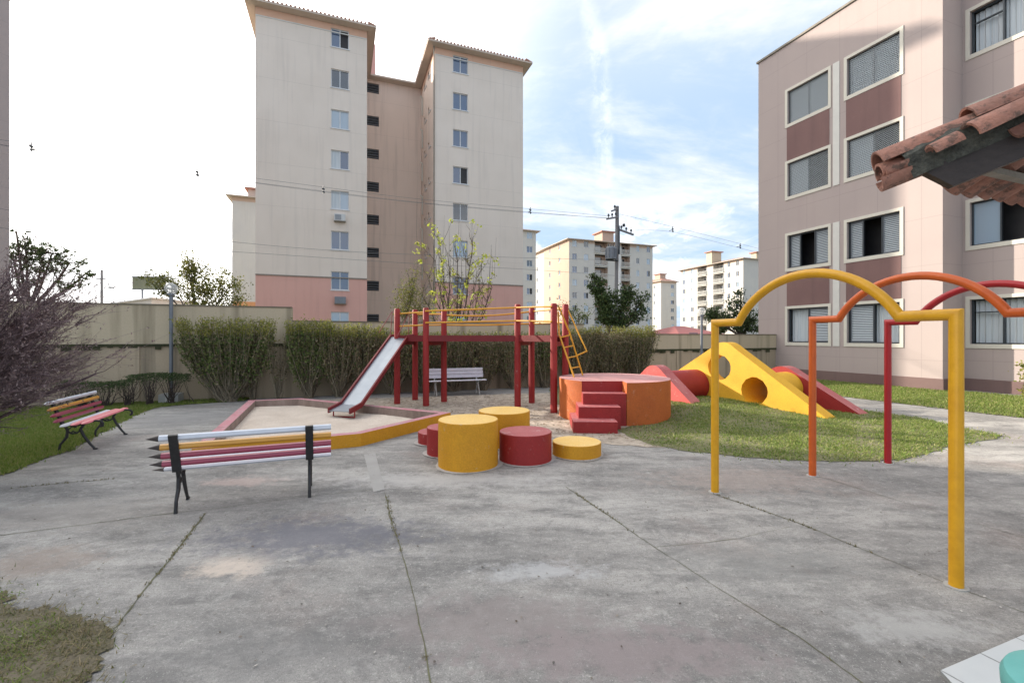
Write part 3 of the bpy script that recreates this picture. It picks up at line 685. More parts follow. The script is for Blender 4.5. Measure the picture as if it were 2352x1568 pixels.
    MB().tube([h2, L_((1.22,9.7),1.72), L_((1.51,9.72),.785)], .018, 8).build('stringer', M['yrail'], ld, True)
    s2a = L_((1.22,9.7),1.72); s2e = L_((1.51,9.72),.785)
    for k in (.08,.32,.56,.80):
        MB().tube([s1t.lerp(s1b,k), s2a.lerp(s2e,k)], .014, 6).build('rung', M['yrail'], ld)
    hh = L_((1.22,10.12),2.26); he = L_((1.60,9.75),1.30)
    MB().tube([hh, he, s2a.lerp(s2e,.55)], .017, 8).build('handrail', M['yrail'], ld, True)
play()
# ------------------------------------------------------------------ benches
def bench(loc, ang, label, tips, backc, seatc, ironm, legc='black', L_=1.11, ov0=.11, ov1=.20, plain=False):
    """x along the bench, y towards the sitter's knees; back feet at (0,0) and (L,0)"""
    t = empty('park_bench', loc, ang, label, 'bench', 'benches round the playground')
    def slat(y, z, cm, tilt, w=.075, h=.034, nm='back_slat'):
        mb = MB(); x0 = -ov0; x1 = L_ + ov1
        if plain:
            mb.T = Matrix.Translation((0,y,z)) @ Matrix.Rotation(tilt, 4, 'X'); mb.box(x0, x1, -h/2, h/2, -w/2, w/2); return mb.build(nm, M[cm], t)
        # hexagonal pencil section, flat faces front and back
        sec = [(-h*.5, w*.27), (0, w*.5), (h*.5, w*.27), (h*.5, -w*.27), (0, -w*.5), (-h*.5, -w*.27)]
        mb.T = Matrix.Translation((0,y,z)) @ Matrix.Rotation(tilt, 4, 'X')
        vs = [(x0, a, b) for a, b in sec] + [(x1, a, b) for a, b in sec]
        mb.add(vs, [tuple(range(6)), tuple(range(11,5,-1))] + [(i, i+6, (i+1)%6+6, (i+1)%6) for i in range(6)])
        o = mb.build(nm, M[cm], t)
        if tips:
            xe = x0 if tips < 0 else x1; sgn = tips; mb = MB(); mb.T = Matrix.Translation((0,y,z)) @ Matrix.Rotation(tilt, 4, 'X')
            vs = [(xe, a*.97, b*.97) for a, b in sec] + [(xe + sgn*.10, 0, 0)]
            mb.add(vs, [(i, (i+1)%6, 6) for i in range(6)])
            mb.build('pencil_tip', M['beam'] if legc == 'black' and tips < 0 else M[cm], o)
        return o
    zs = [.70, .615, .53, .452] if not plain else [.68, .59, .50]
    for i, (z, cm) in enumerate(zip(zs, backc)):
        y = -.075 + (.70 - z) * .36; slat(y, z, cm, R(-14) if not plain else R(-16), .058 if not plain else .082, .040 if not plain else .02)
    for i, cm in enumerate(seatc):
        y = .09 + i * .115 if len(seatc) > 2 else .1 + i*.13
        slat(y, .385 + (.012 * i), cm, R(86), .085 if not plain else .1, .034 if not plain else .02, 'seat_slat')
    for x in (0, L_):
        mb = MB(); o = -1 if False else 0
        bp = [(x,-.11,.73),(x,-.055,.58),(x,-.005,.45),(x,.02,.37)]
        for i in range(3): mb.bar(bp[i], bp[i+1], .07 if not plain else .03, .022, up=(0,1,0))
        mb.tube([(x,.02,.38),(x,.14,.35),(x,.26,.375),(x,.38,.41),(x,.435,.40)], .014, 6)
        mb.tube([(x,.03,.38),(x,.07,.30),(x,.06,.20),(x,-.01,.10),(x,-.025,.0)], [.017,.018,.018,.015,.016], 6)
        mb.tube([(x,.25,.37),(x,.21,.30),(x,.25,.20),(x,.32,.08),(x,.37,.012)], [.017,.018,.018,.015,.014], 6)
        mb.tube([(x,.07,.28),(x,.12,.245),(x,.17,.25),(x,.22,.29)], .012, 6)
        mb.tube([(x,.07,.3),(x,.12,.345),(x,.17,.33)], .009, 6); mb.tube([(x,.10,.25),(x,.13,.28),(x,.16,.26)], .009, 6)
        mb.tube([(x,-.035,.008),(x,-.0,.008)], .014, 6); mb.tube([(x,.35,.01),(x,.40,.01)], .014, 6)
        if not plain:
            mb.tube([(x,.435,.40),(x,.46,.37),(x,.455,.33),(x,.43,.325)], .016, 6)   # scroll end
        mb.build('iron_support', ironm, t)
    return t
bench((-3.06,4.15), math.atan2(.378,.927), 'pencil-slat bench seen from behind, in front of the sandbox', -1, ['pw','py','pp','pp'], ['pw','pl','pw'], M['black'])
b2 = bench((-6.69,7.33), math.atan2(-.926,.378), 'pencil-slat bench standing half on the grass beside the low hedge', 1, ['pw','py','pp','pp'], ['pw','pl','pl'], M['black'], L_=1.06, ov0=.16, ov1=.16)
bench((-1.02,13.02), math.atan2(-.33,-.94), 'pale lavender white bench under the hedge behind the play bridge', 0, ['lav','lav','lav'], ['lav','lav','lav'], M['whitecon'], L_=1.2, ov0=.2, ov1=.25, plain=True)
# ------------------------------------------------------------------ arches
def arch(name, base, hz, m, label):
    d2 = Vector((.392,-.92,0)); t = empty(name, base, 0, label, 'climbing arch', 'climbing arches on the paving')
    W = 1.93; c0, c1 = .29, 1.62; sag = .385 ; half = (c1-c0)/2; Rr = (half**2 + sag**2) / (2*sag); mid = (c0+c1)/2; zc = hz - (Rr - sag)
    pts = [(0,-.03),(0,hz),(c0,hz)]
    a0 = math.asin(half/Rr)
    for i in range(1, 24):
        an = -a0 + 2*a0*i/24; pts.append((mid + Rr*math.sin(an), zc + Rr*math.cos(an)))
    pts += [(c1,hz),(W,hz),(W,-.03)]
    MB().tube([d2*u + Vector((0,0,z)) for u, z in pts], .038, 20).build('pipe', m, t, True)
    # small cement collars round the two feet
    for u in (0, W):
        p = d2*u; MB().cyl((p.x, p.y), .062, -.01, .007, 20).build('foot_collar', M['whitecon'], t)
arch('climbing_arch', G(1642,1130), 1.745, M['ypipe'], 'yellow steel arch closest to the stool and tiled roof')
arch('climbing_arch', G(1866,1092), 1.80, M['opipe'], 'orange steel arch between the yellow and the red one')
arch('climbing_arch', G(2039,1064), 1.785, M['rpipe'], 'red steel arch, the one closest to the apartment block')
# ------------------------------------------------------------------ concrete climber
def climber():
    O = Vector((6.07, 8.7, 0)); ang = math.atan2(.866, -.5)     # local x along the walls (away), local y = rot+90 = (-.866,-.5) towards the camera-left
    t = empty('concrete_climber', O, ang, 'yellow and red concrete climber with slides, portholes and tunnels on the grass', 'climber')
    def wall(prof, y0, y1, holes, mside, mtop, name):
        bm = bmesh.new()
        # 2D profile with holes via delaunay, then extrude
        pts = [Vector(p) for p in prof]; es = [(i, (i+1) % len(pts)) for i in range(len(pts))]
        n0 = len(pts); rings = []
        for cx, cz, r in holes:
            k = 36; b = len(pts); pts += [Vector((cx + r*math.cos(2*math.pi*i/k), cz + r*math.sin(2*math.pi*i/k))) for i in range(k)]
            es += [(b+i, b+(i+1) % k) for i in range(k)]; rings.append((b, k))
        vs, ed, fs, *_ = delaunay_2d_cdt(pts, es, [], 2, 1e-6)
        fs = [f for f in fs if not any((Vector((sum(vs[i].x for i in f)/3, sum(vs[i].y for i in f)/3)) - Vector((cx,cz))).length < r*.97 for cx, cz, r in holes)]
        mb = MB(); mb.add([(v.x, y0, v.y) for v in vs], [tuple(f) for f in fs], 0); mb.add([(v.x, y1, v.y) for v in vs], [tuple(reversed(f)) for f in fs], 0)
        for i in range(n0):
            j = (i+1) % n0; a, b = pts[i], pts[j]; mb.add([(a.x,y0,a.y),(b.x,y0,b.y),(b.x,y1,b.y),(a.x,y1,a.y)], [(0,1,2,3)], 1)
        for b0, k in rings:
            for i in range(k):
                a, b = pts[b0+i], pts[b0+(i+1) % k]; mb.add([(a.x,y0,a.y),(b.x,y0,b.y),(b.x,y1,b.y),(a.x,y1,a.y)], [(3,2,1,0)], 0)
        o = mb.build(name, [mside, mtop], t); bm = bmesh.new(); bm.from_mesh(o.data); bmesh.ops.remove_doubles(bm, verts=bm.verts, dist=1e-4); bmesh.ops.recalc_face_normals(bm, faces=bm.faces); bm.to_mesh(o.data); bm.free()
        return o
    def rounded(x0, xp, x1, zp, flat=.28, base=-.25, n=8):
        # left foot x0, peak xp, right foot x1
        pts = [(x0, base), (x0, 0)]
        s0 = zp/(xp-x0); s1 = zp/(x1-xp); zp2 = zp
        a = Vector((xp-flat, zp - s0*flat)); b = Vector((xp+flat, zp - s1*flat)); top = Vector((xp, zp + .35*flat*(s0+s1)/2))
        for i in range(n+1):
            k = i/n; p = a*(1-k)**2 + top*2*k*(1-k) + b*k**2; pts.append((p.x, p.y))
        pts += [(x1, 0), (x1, base)]; return pts
    # local y: camera side positive. yellow occupies y in [-.35, 0]
    wall(rounded(0, 2.25, 4.75, 1.54), -.34, 0, [(2.36,.885,.30),(1.50,.42,.305)], M['climbyellow'], M['climbyellow'], 'yellow_wall')
    wall(rounded(.0, 1.62, 3.3, .97, .3), -1.6, -1.26, [(1.50,.42,.305)], M['red'], M['redtop'], 'red_wall')
    wall(rounded(1.80, 3.10, 4.4, 1.02, .32), 1.08, 1.40, [], M['pinkred'], M['redtop'], 'red_wall')
    def tunnel(xc, zc, r0, r1, y0, y1, m, nm='tunnel'):
        mb = MB(); k = 40
        ring = lambda r, y: [(xc + r*math.cos(2*math.pi*i/k), y, zc + r*math.sin(2*math.pi*i/k)) for i in range(k)]
        for (ra, ya), (rb, yb), fl in (((r1,y0),(r1,y1),0), ((r0,y0),(r0,y1),1)):
            A = ring(ra, ya); B = ring(rb, yb); fs = [(i, (i+1)%k, k+(i+1)%k, k+i) for i in range(k)]
            mb.add(A+B, fs if not fl else [tuple(reversed(f)) for f in fs])
        mb.build(nm, m, t, True)
    tunnel(1.50, .42, .303, .37, -1.262, -.338, M['climbyellow'])
    tunnel(3.0, .42, .30, .38, 0.002, 1.078, M['red'])
climber()
# ------------------------------------------------------------------ lamp posts
def lamp(x, y, hgt, label):
    t = empty('lamp_post', (x, y), R(20), label, 'lamp post', 'garden lamp posts')
    MB().box(-.2,.2,-.2,.2,-.02,.22).build('footing', M['whitecon'], t)
    MB().box(-.055,.055,-.214,-.203,.0,.16).build('conduit_cover', M['strip'], t)
    MB().tube([(0,0,.2),(0,0,hgt)], .042, 12).build('pole', M['galv'], t, True)
    mb = MB(); mb.tube([(0,0,hgt),(0,0,hgt+.05)], .075, 12); mb.build('neck', M['galv'], t)
    bm = bmesh.new(); bmesh.ops.create_uvsphere(bm, u_segments=20, v_segments=12, radius=.14); me = bpy.data.meshes.new('globe'); bm.to_mesh(me); bm.free(); me.materials.append(M['acrylic'])
    for p in me.polygons: p.use_smooth = True
    g = bpy.data.objects.new('globe', me); COL.objects.link(g); g.parent = t; g.location = (0,0,hgt+.17)
lamp(-8.35, 11.15, 2.62, 'grey lamp post on a white concrete footing beside the tall hedge')
lamp(6.75, 16.2, 2.35, 'distant grey lamp post beyond the yellow climber, in front of the wall')
# ------------------------------------------------------------------ boundary wall
def bwall():
    ang = math.atan2(.353,.936); O = (-6.45, 12.1); t = empty('boundary_wall', O, ang, 'long mouldy beige boundary wall stepping down behind the hedges', 'wall')
    # local x along the wall, y into the wall (away)
    secs = [(-8.5, .55, 2.385, 1.42), (.55, 9.5, 2.02, 1.30), (9.5, 19.5, 1.69, 1.15)]
    up = MB(); lo = MB(); bd = MB(); cp = MB(); pl = MB()
    r = random.Random(2)
    for x0, x1, zt, zb in secs:
        up.box(x0, x1, .0, .2, zb, zt); lo.box(x0, x1, .03, .2, -.05, zb-.0); bd.box(x0, x1, -.012, .0, zb-.05, zb+.012); cp.box(x0+.01, x1-.01, -.02, .22, zt, zt+.03)
        x = x0 + .9
        while x < x1 - .2:
            pl.box(x, x+.28, -.003, .03, -.05, zb-.055); 
            x += 1.5
        # patches of moss hanging under the ledge
        for _ in range(int((x1-x0)*3)):
            xx = r.uniform(x0+.2, x1-.2); ww = r.uniform(.05,.3); bd.box(xx, min(x1,xx+ww), -.009, -.0035, zb-.05-r.uniform(.02,.11), zb-.05)
    up.build('upper_course', M['fence'], t); lo.build('lower_course', M['fencelow'], t); bd.build('mossy_ledge', M['mossdark'], t); cp.build('coping', M['fencetop'], t)
    pl.build('pilasters', M['fencelow'], t)
bwall()
# ------------------------------------------------------------------ facades
def grid_wall(mb, x0, x1, z0, z1, holes, y, depth, mfun, mrev=0, bands=()):
    xs = sorted(set([x0, x1] + [v for h in holes for v in (h[0], h[1]) if x0 < v < x1])); zs = sorted(set([z0, z1] + [v for h in holes for v in (h[2], h[3]) if z0 < v < z1] + [b for b in bands if z0 < b < z1]))
    for i in range(len(xs)-1):
        for j in range(len(zs)-1):
            cx = (xs[i]+xs[i+1])/2; cz = (zs[j]+zs[j+1])/2
            if any(h[0] < cx < h[1] and h[2] < cz < h[3] for h in holes): continue
            mb.add([(xs[i],y,zs[j]),(xs[i+1],y,zs[j]),(xs[i+1],y,zs[j+1]),(xs[i],y,zs[j+1])], [(0,1,2,3)], mfun(cz))
    for a, b, c, d in holes:
        mb.add([(a,y,c),(b,y,c),(b,y,d),(a,y,d),(a,y+depth,c),(b,y+depth,c),(b,y+depth,d),(a,y+depth,d)], [(0,4,5,1),(1,5,6,2),(2,6,7,3),(3,7,4,0)], mrev)
def fac(O, u, x, y=None):
    k = (x - CX) / F; s = (k * O[1] - O[0]) / (u[0] - k * u[1]); Y = O[1] + u[1] * s
    return (s, None if y is None else H + (HY - y) / F * Y)
WC = {}
def copyo(proto, parent, loc, rz=0):
    """copy of a part and its sub-parts"""
    c = proto.copy(); COL.objects.link(c); c.parent = parent; c.location = loc; c.rotation_euler = (0, 0, rz)
    for ch in proto.children:
        d = ch.copy(); COL.objects.link(d); d.parent = c
    return c
# a small far window: one mesh frame + pane sub-part, origin at lower left of opening
def small_window(w_, h_, kind, parent, loc, rz=0, reveal=.12, fr=.05):
    key = (round(w_,2), round(h_,2), kind)
    if key in WC: return copyo(WC[key], parent, loc, rz)
    mb = MB(); d0 = reveal - .04; d1 = reveal + .01
    mb.box(0, w_, d0, d1, 0, fr); mb.box(0, w_, d0, d1, h_-fr, h_); mb.box(0, fr, d0, d1, fr, h_-fr); mb.box(w_-fr, w_, d0, d1, fr, h_-fr)
    if w_ > .7: mb.box(w_/2-.03, w_/2+.03, d0-.01, d1, fr, h_-fr)
    mb.box(-.06, w_+.06, -.05, .02, -.07, -.005)
    o = mb.build('window', M['winwhite'], parent); o.location = loc; o.rotation_euler = (0,0,rz)
    p = MB(); y = reveal
    A = {'glass':'glass','dark':'glassd','pale':'glassl','curtain':'curtain','half':'glass','halfd':'dark'}
    g = {'glass':('glass','glass'),'dark':('glassd','glassd'),'pale':('glassl','glassl'),'curtain':('curtain','glassl'),'half':('glass','dark'),'mix':('curtain','glass'),'open':('dark','glass')}[kind]
    p.box(fr, w_/2, y, y+.01, fr, h_-fr, 0); p.box(w_/2, w_-fr, y+.012, y+.022, fr, h_-fr, 1)
    p.build('pane', [M[g[0]], M[g[1]]], o); WC[key] = o; return o
# ------------------------------------------------------------------ main tower
def roof_hip(t, x0, x1, y0, y1, z, ov=.55, rise=1.5, tiles=True, step=.26, mt='tileroof', nm='roof'):
    a, b, c, d = x0-ov, x1+ov, y0-ov, y1+ov; mb = MB(); hh = min(b-a, d-c)/2
    if b-a < d-c: r1 = ((a+b)/2, c+hh); r2 = ((a+b)/2, d-hh)
    else: r1 = (a+hh, (c+d)/2); r2 = (b-hh, (c+d)/2)
    vs = [(a,c,z+.16),(b,c,z+.16),(b,d,z+.16),(a,d,z+.16),(r1[0],r1[1],z+.16+rise),(r2[0],r2[1],z+.16+rise)]
    fs = [(0,1,4),(1,2,5,4),(2,3,5),(3,0,4,5)] if b-a < d-c else [(0,1,5,4),(1,2,5),(2,3,4,5),(3,0,4)]
    mb.add(vs, fs, 0)
    sl_ = rise / hh
    if tiles:
        x = a + .1
        while x < b - .05:
            mb.tube([(x, c-.05, z+.17), (x, c+.5, z+.17+.5*sl_)], .075, 6, 0); x += step
        y = c + .1
        while y < d - .05 and y < c + 9:
            mb.tube([(a-.05, y, z+.17), (a+.5, y, z+.17+.5*sl_)], .075, 6, 0); mb.tube([(b+.05, y, z+.17), (b-.5, y, z+.17+.5*sl_)], .075, 6, 0); y += step
    r_ = mb.build(nm, M[mt], t)
    eb = MB(); eb.add([(x0-.02,y0-.02,z-.02),(x1+.02,y0-.02,z-.02),(x1+.02,y1+.02,z-.02),(x0-.02,y1+.02,z-.02),(a,c,z+.05),(b,c,z+.05),(b,d,z+.05),(a,d,z+.05)], [(0,1,5,4),(1,2,6,5),(2,3,7,6),(3,0,4,7)])
    for q in ((a,b,c-.03,c),(a,b,d,d+.03)): eb.box(q[0]-.03,q[1]+.03,q[2],q[3],z+.02,z+.155)
    for q in ((a-.03,a,c,d),(b,b+.03,c,d)): eb.box(q[0],q[1],q[2],q[3],z+.02,z+.155)
    eb.build('eaves', M['eave'], r_)
    return r_
def tower():
    O = (-16.8, 29.8); u = (.936, .353); t = empty('apartment_tower', O, math.atan2(.353,.936), 'tall cream apartment tower with pink base and two wings behind the hedge', 'building')
    ZT = 23.25; ZP = 5.7; ZB = 22.68; W1 = 6.97; X2 = 11.8; X3 = 18.9; D = 6.2; DB = 16
    rows = [90,183,276,369,461,553,646]
    pitch = 2.8
    xa, _ = fac(O,u,760.5); xb, _ = fac(O,u,801.5); s_, z1 = fac(O,u,780,183-22); s_, z0 = fac(O,u,780,183+20)
    k1 = ['half','dark','pale','mix','curtain','glass','glass']; zc = [z0 + pitch*(1-i) for i in range(8)]
    hh = z1 - z0
    holes = [(xa, xb, z, z+hh) for z in zc[:8]]
    mf = lambda z: 1 if z < ZP else (2 if z > ZB else 0)
    mb = MB(); grid_wall(mb, 0, W1, -.5, ZT, holes, 0, .12, mf, 0, (ZP, ZB))
    for x, flip in ((0,1),(W1,0)):      # side walls of wing one
        ye = DB if x == 0 else D
        for z_a, z_b, m_ in ((-.5,ZP,1),(ZP,ZB,0),(ZB,ZT,2)):
            mb.add([(x,0,z_a),(x,ye,z_a),(x,ye,z_b),(x,0,z_b)], [(0,1,2,3) if not flip else (3,2,1,0)], m_ if x==0 or m_ != 1 else 0)
    # wing two front
    xc, _ = fac(O,u,1040.5); xd, _ = fac(O,u,1075); holes2 = [(xc, xd, z, z+hh) for z in zc]
    grid_wall(mb, X2, X3, -.5, ZT, holes2, 0, .12, mf, 0, (ZP, ZB))
    # wing two side wall facing the recess, with small bathroom windows
    side = []
    mb2 = MB(); sh = []
    for z in zc:
        for ya in (1.6, 3.4): sh.append((ya, ya+.5, z+.45, z+1.05))
    grid_wall(mb2, 0, D, -.5, ZT, sh, 0, .1, lambda z: 2 if z > ZB else 3, 3, (ZP, ZB))
    rotm = Matrix.Translation((X2,D,0)) @ Matrix.Rotation(R(-90), 4, 'Z')      # local x -> -y ; outward normal -x
    mb.T = rotm; mb.add(mb2.v, mb2.f, 0); mb.T = None
    mb.m[-len(mb2.f):] = mb2.m
    for z_a, z_b, m_ in ((-.5,ZP,1),(ZP,ZB,0),(ZB,ZT,2)):
        mb.add([(X3,0,z_a),(X3,DB,z_a),(X3,DB,z_b),(X3,0,z_b)], [(0,1,2,3)], m_)
    # stair core
    Oc = (O[0]-.353*D, O[1]+.936*D); ca, _ = fac(Oc,u,847); cb, _ = fac(Oc,u,870.5); ca = W1+.02
    vh = []
    for y in (203, 278, 353.5, 429, 504.5, 580, 656): vh.append((ca, cb, fac(Oc,u,858,y)[1]-.43, fac(Oc,u,858,y)[1]+.40))
    vh.append((ca, cb, vh[-1][2]-2.8, vh[-1][3]-2.8))
    grid_wall(mb, W1, X2, -.5, ZT, vh, D, .15, lambda z: 3, 3)
    mb.add([(0,DB,-.5),(X3,DB,-.5),(X3,DB,ZT),(0,DB,ZT)], [(3,2,1,0)], 0)
    # lower dark strip above the pink base: a shade line put in as colour
    mb.build('walls', [M['cream'], M['tpink'], M['peach'], M['core']], t)
    for a, b in ((0, W1), (X2, X3)):
        MB().box(a, b, -.05, -.002, ZP-.03, ZP+.05).build('shade_or_trim_strip', M['lath'], t); MB().box(a, b, -.03, -.002, ZB-.03, ZB+.04).build('shade_or_trim_strip', M['strip'], t)
    dp_ = MB(); dp_.tube([(X2-.07,-.05,ZT),(X2-.07,-.05,-.5)], .05, 6); dp_.build('downpipe', M['lath'], t)
    for i, z in enumerate(zc[:8]): small_window(xb-xa, hh, (k1+['pale'])[i], t, (xa,0,z))
    k2 = ['glass','glass','glass','half','dark','pale','glass','curtain']
    for i, z in enumerate(zc): small_window(xd-xc, hh, k2[i], t, (xc,0,z))
    for z in zc:
        for ya in (1.6, 3.4): small_window(.5, .6, 'dark', t, (X2, ya+.5, z+.45), R(-90))
    for h in vh:
        mb = MB(); n = 4
        for i in range(n):
            z = h[2] + (i+.5)*(h[3]-h[2])/n; mb.bar((h[0], D+.06, z), (h[1], D+.06, z), .14, .03, up=(0,.5,1))
        mb.box(h[0], h[1], D+.148, D+.16, h[2], h[3], 1); mb.build('vent_louvre', [M['galv'], M['dark']], t)
    roof_hip(t, 0, W1, 0, DB, ZT); roof_hip(t, X2, X3, 0, DB, ZT); roof_hip(t, W1+.7, X2-.7, D, DB-.2, ZT, ov=.6, rise=.5, tiles=False)
    # roof tank block
    px, _ = fac((O[0]-.353*9, O[1]+.936*9), u, 862.5); mb = MB(); mb.box(px-3.0, px, 9, 12, ZT+.3, fac((O[0]-.353*9, O[1]+.936*9), u, 862, 103)[1]); mb.build('tank_room', M['tpink'], t)
    # pipes and splits
    def acu(x, z, m1, w_=.72):
        mb = MB(); mb.box(x, x+w_, -.32, -.003, z, z+.46, 0); mb.box(x+.06, x+w_*.62, -.327, -.321, z+.05, z+.40, 1)
        for i in range(5): mb.box(x+.08, x+w_*.6, -.331, -.3275, z+.08+i*.065, z+.095+i*.065, 0)
        mb.box(x-.02, x+w_+.02, -.3, -.003, z-.05, z-.006, 2); mb.build('air_conditioner', [m1, M['galv'], M['lath']], t)
    a, z = fac(O,u,768,508); acu(a, z, M['ac']); a, z = fac(O,u,769,697); acu(a, z, M['galv'])
    mb = MB()
    for z in zc[:7]:
        mb.tube([(X2-.06,5.2,z-1.2),(X2-.06,5.2,z+.3),(X2-.25,5.2,z+.4)], .06, 6)
    mb.build('waste_pipe', M['trim'], t)
tower()
# ------------------------------------------------------------------ other blocks
def block(name, O, rz, W, D, zt, label, rows, colsF, colsL, mats, base=None, balc=None, tank=None, zb0=None, ph=2.8, group=None, kinds=('dark','pale','glass','half','curtain'), right=None, roofrise=1.6, seed=1, nrows=7, reveal=.1):
    """O front-left corner; local x along the front, y back. colsF: [(x,w,kind index)], colsL: along left side from the back"""
    r = random.Random(seed); t = empty(name, O, rz, label, 'building', group)
    mw, mside, mband, mbase = mats; zlow = base or -1; ztop = zt-.55
    mf = lambda z: 3 if z < zlow else (2 if z > ztop else 0)
    ms = lambda z: 3 if z < zlow else (2 if z > ztop else 1)
    mb = MB(); zr = [rows - ph*i for i in range(nrows)]
    hF = [(x, x+w_, z, z+h_) for x, w_, h_ in colsF for z in zr]; hb = []
    if balc:
        for x0, x1 in balc: hb += [(x0, x1, z-.95, z+1.45) for z in zr]
    grid_wall(mb, 0, W, -1, zt, hF, 0, reveal, mf, 0, (zlow, ztop)) if not hb else grid_wall(mb, 0, W, -1, zt, hF+hb, 0, reveal, mf, 0, (zlow, ztop))
    hL = [(y, y+w_, z, z+h_) for y, w_, h_ in colsL for z in zr]
    m2 = MB(); grid_wall(m2, 0, D, -1, zt, hL, 0, reveal, ms, 1, (zlow, ztop))
    mb.T = Matrix.Translation((0,D,0)) @ Matrix.Rotation(R(-90), 4, 'Z'); mb.add(m2.v, m2.f); mb.m[-len(m2.f):] = m2.m; mb.T = None
    mb.add([(W,0,-1),(W,D,-1),(W,D,zt),(W,0,zt)], [(0,1,2,3)], 1); mb.add([(0,D,-1),(W,D,-1),(W,D,zt),(0,D,zt)], [(3,2,1,0)], 0)
    mb.build('walls', [M[mw], M[mside], M[mband], M[mbase]], t)
    for x, w_, h_ in colsF:
        for z in zr: small_window(w_, h_, r.choice(kinds), t, (x,0,z), 0, reveal)
    for y, w_, h_ in colsL:
        for z in zr: small_window(w_, h_, r.choice(kinds), t, (0, D-y, z), R(-90), reveal)
    if balc:
        for x0, x1 in balc:
            for z in zr:
                mb = MB(); zz = z-.95
                mb.box(x0, x1, .1, 1.6, zz-.12, zz-.001, 0); mb.add([(x0,1.6,zz),(x1,1.6,zz),(x1,1.6,zz+2.4),(x0,1.6,zz+2.4)], [(0,1,2,3)], 1)
                mb.add([(x0,.1,zz),(x0,1.6,zz),(x0,1.6,zz+2.4),(x0,.1,zz+2.4)], [(0,1,2,3)], 1); mb.add([(x1,.1,zz),(x1,1.6,zz),(x1,1.6,zz+2.4),(x1,.1,zz+2.4)], [(3,2,1,0)], 1)
                mb.box(x0+(x1-x0)*.3, x0+(x1-x0)*.8, 1.55, 1.59, zz+.05, zz+2.0, 2)
                o = mb.build('balcony', [M['strip'], M[mside], M['glassd']], t)
                m3 = MB(); m3.box(x0-.1, x1+.1, -.25, -.2, zz-.1, zz+.05); m3.box(x0-.1, x1+.1, -.25, -.2, zz+.95, zz+1.02)
                n = int((x1-x0)/.22)
                for i in range(n+1): xx = x0 + (x1-x0)*i/n; m3.box(xx-.035, xx+.035, -.24, -.21, zz+.05, zz+.95)
                m3.box(x0-.1, x1+.1, -.2, .099, zz-.1, zz-.002); m3.build('railing', M['strip'], o)
    roof_hip(t, 0, W, 0, D, zt, ov=.7, rise=roofrise, tiles=False)
    if tank:
        for x0, x1, y0, y1, z1, m_ in tank:
            mb = MB(); mb.box(x0, x1, y0, y1, zt+.2, z1); o = mb.build('tank_room', M[m_], t); MB().box(x0-.4, x1+.4, y0-.4, y1+.4, z1, z1+.25).build('tank_roof', M['tileroof'], o)
    return t
A0 = math.atan2(.353,.936)
def Pg(x, Y): return ((x-CX)/F*Y, Y)
u0 = (.936,.353)
# block behind the tower on the left
O = Pg(533.5, 66); block('apartment_building', O, A0, 14, 12, H+(HY-452)/F*66, 'slim cream block with orange base showing at the side of the tall tower', 16.5, [], [], ('fcream','fcream','fpeach','forange'), base=H+(HY-692)/F*66, seed=3, tank=[(1.5,3.5,3,6,H+(HY-438)/F*70,'eave')])
# sliver directly right of the tower
xr, _ = fac((Pg(1231,92)[0]-.936*14, 92-.353*14), u0, 1231.5)
Ob = (Pg(1231,92)[0]-.936*14, 92-.353*14); a, _ = fac(Ob,u0,1210); b, _ = fac(Ob,u0,1223)
zt = H+(HY-533)/F*92; block('apartment_building', Ob, A0, 14, 10, zt, 'pale block of which one column of windows shows beside the tower', fac(Ob,u0,1216,548)[1], [(a,b-a,1.25)], [], ('fcream','fcream','fcream','tpink'), seed=4)
# big block in the middle distance
Ob = Pg(1307, 98); W_ = fac(Ob,u0,1499)[0]; zt = fac(Ob,u0,1307,550)[1]
f = lambda x: fac(Ob,u0,x)[0]
cols = [(f(1314.5),f(1325)-f(1314.5),1.3),(f(1341),f(1351.5)-f(1341),1.3),(f(1461.5),f(1468.5)-f(1461.5),1.3),(f(1485.5),f(1493)-f(1485.5),1.3)]
block('apartment_building', Ob, A0, W_, 13, zt, 'broad seven-storey block with balconies behind the power pole', fac(Ob,u0,1320,566)[1], cols, [(3,.8,1.0),(8,.8,1.0)], ('fcream','fpeach','fpeach','tpink'), base=2.5, balc=[(f(1366),f(1396)),(f(1427),f(1447))], tank=[(f(1392),f(1418),1.5,5,fac(Ob,u0,1400,530)[1],'fpeach')], seed=5)
Ob = Pg(1255, 112); block('apartment_building', Ob, A0, 9, 30, fac(Ob,u0,1255,573)[1], 'narrow peach-sided block tucked behind the broad balcony block', fac(Ob,u0,1255,590)[1], [], [(17,.9,1.1),(24,.9,1.1)], ('forange','fcream','fpeach','fpeach'), base=2, seed=6)
# small block and far right block
Ob = Pg(1518, 160); zt = fac(Ob,u0,1518,646)[1]; a = fac(Ob,u0,1541)[0]; b = fac(Ob,u0,1548)[0]
block('apartment_building', Ob, A0, fac(Ob,u0,1554)[0], 12, zt, 'small far cream block standing alone between the two balcony blocks', fac(Ob,u0,1540,662)[1], [(a,b-a,1.3)], [(2,.9,1.1),(8,.9,1.1)], ('fcream','fcream','fpeach','fyel'), base=3, tank=[(2,4.5,3,6,zt+3,'fpeach')], seed=7, nrows=7)
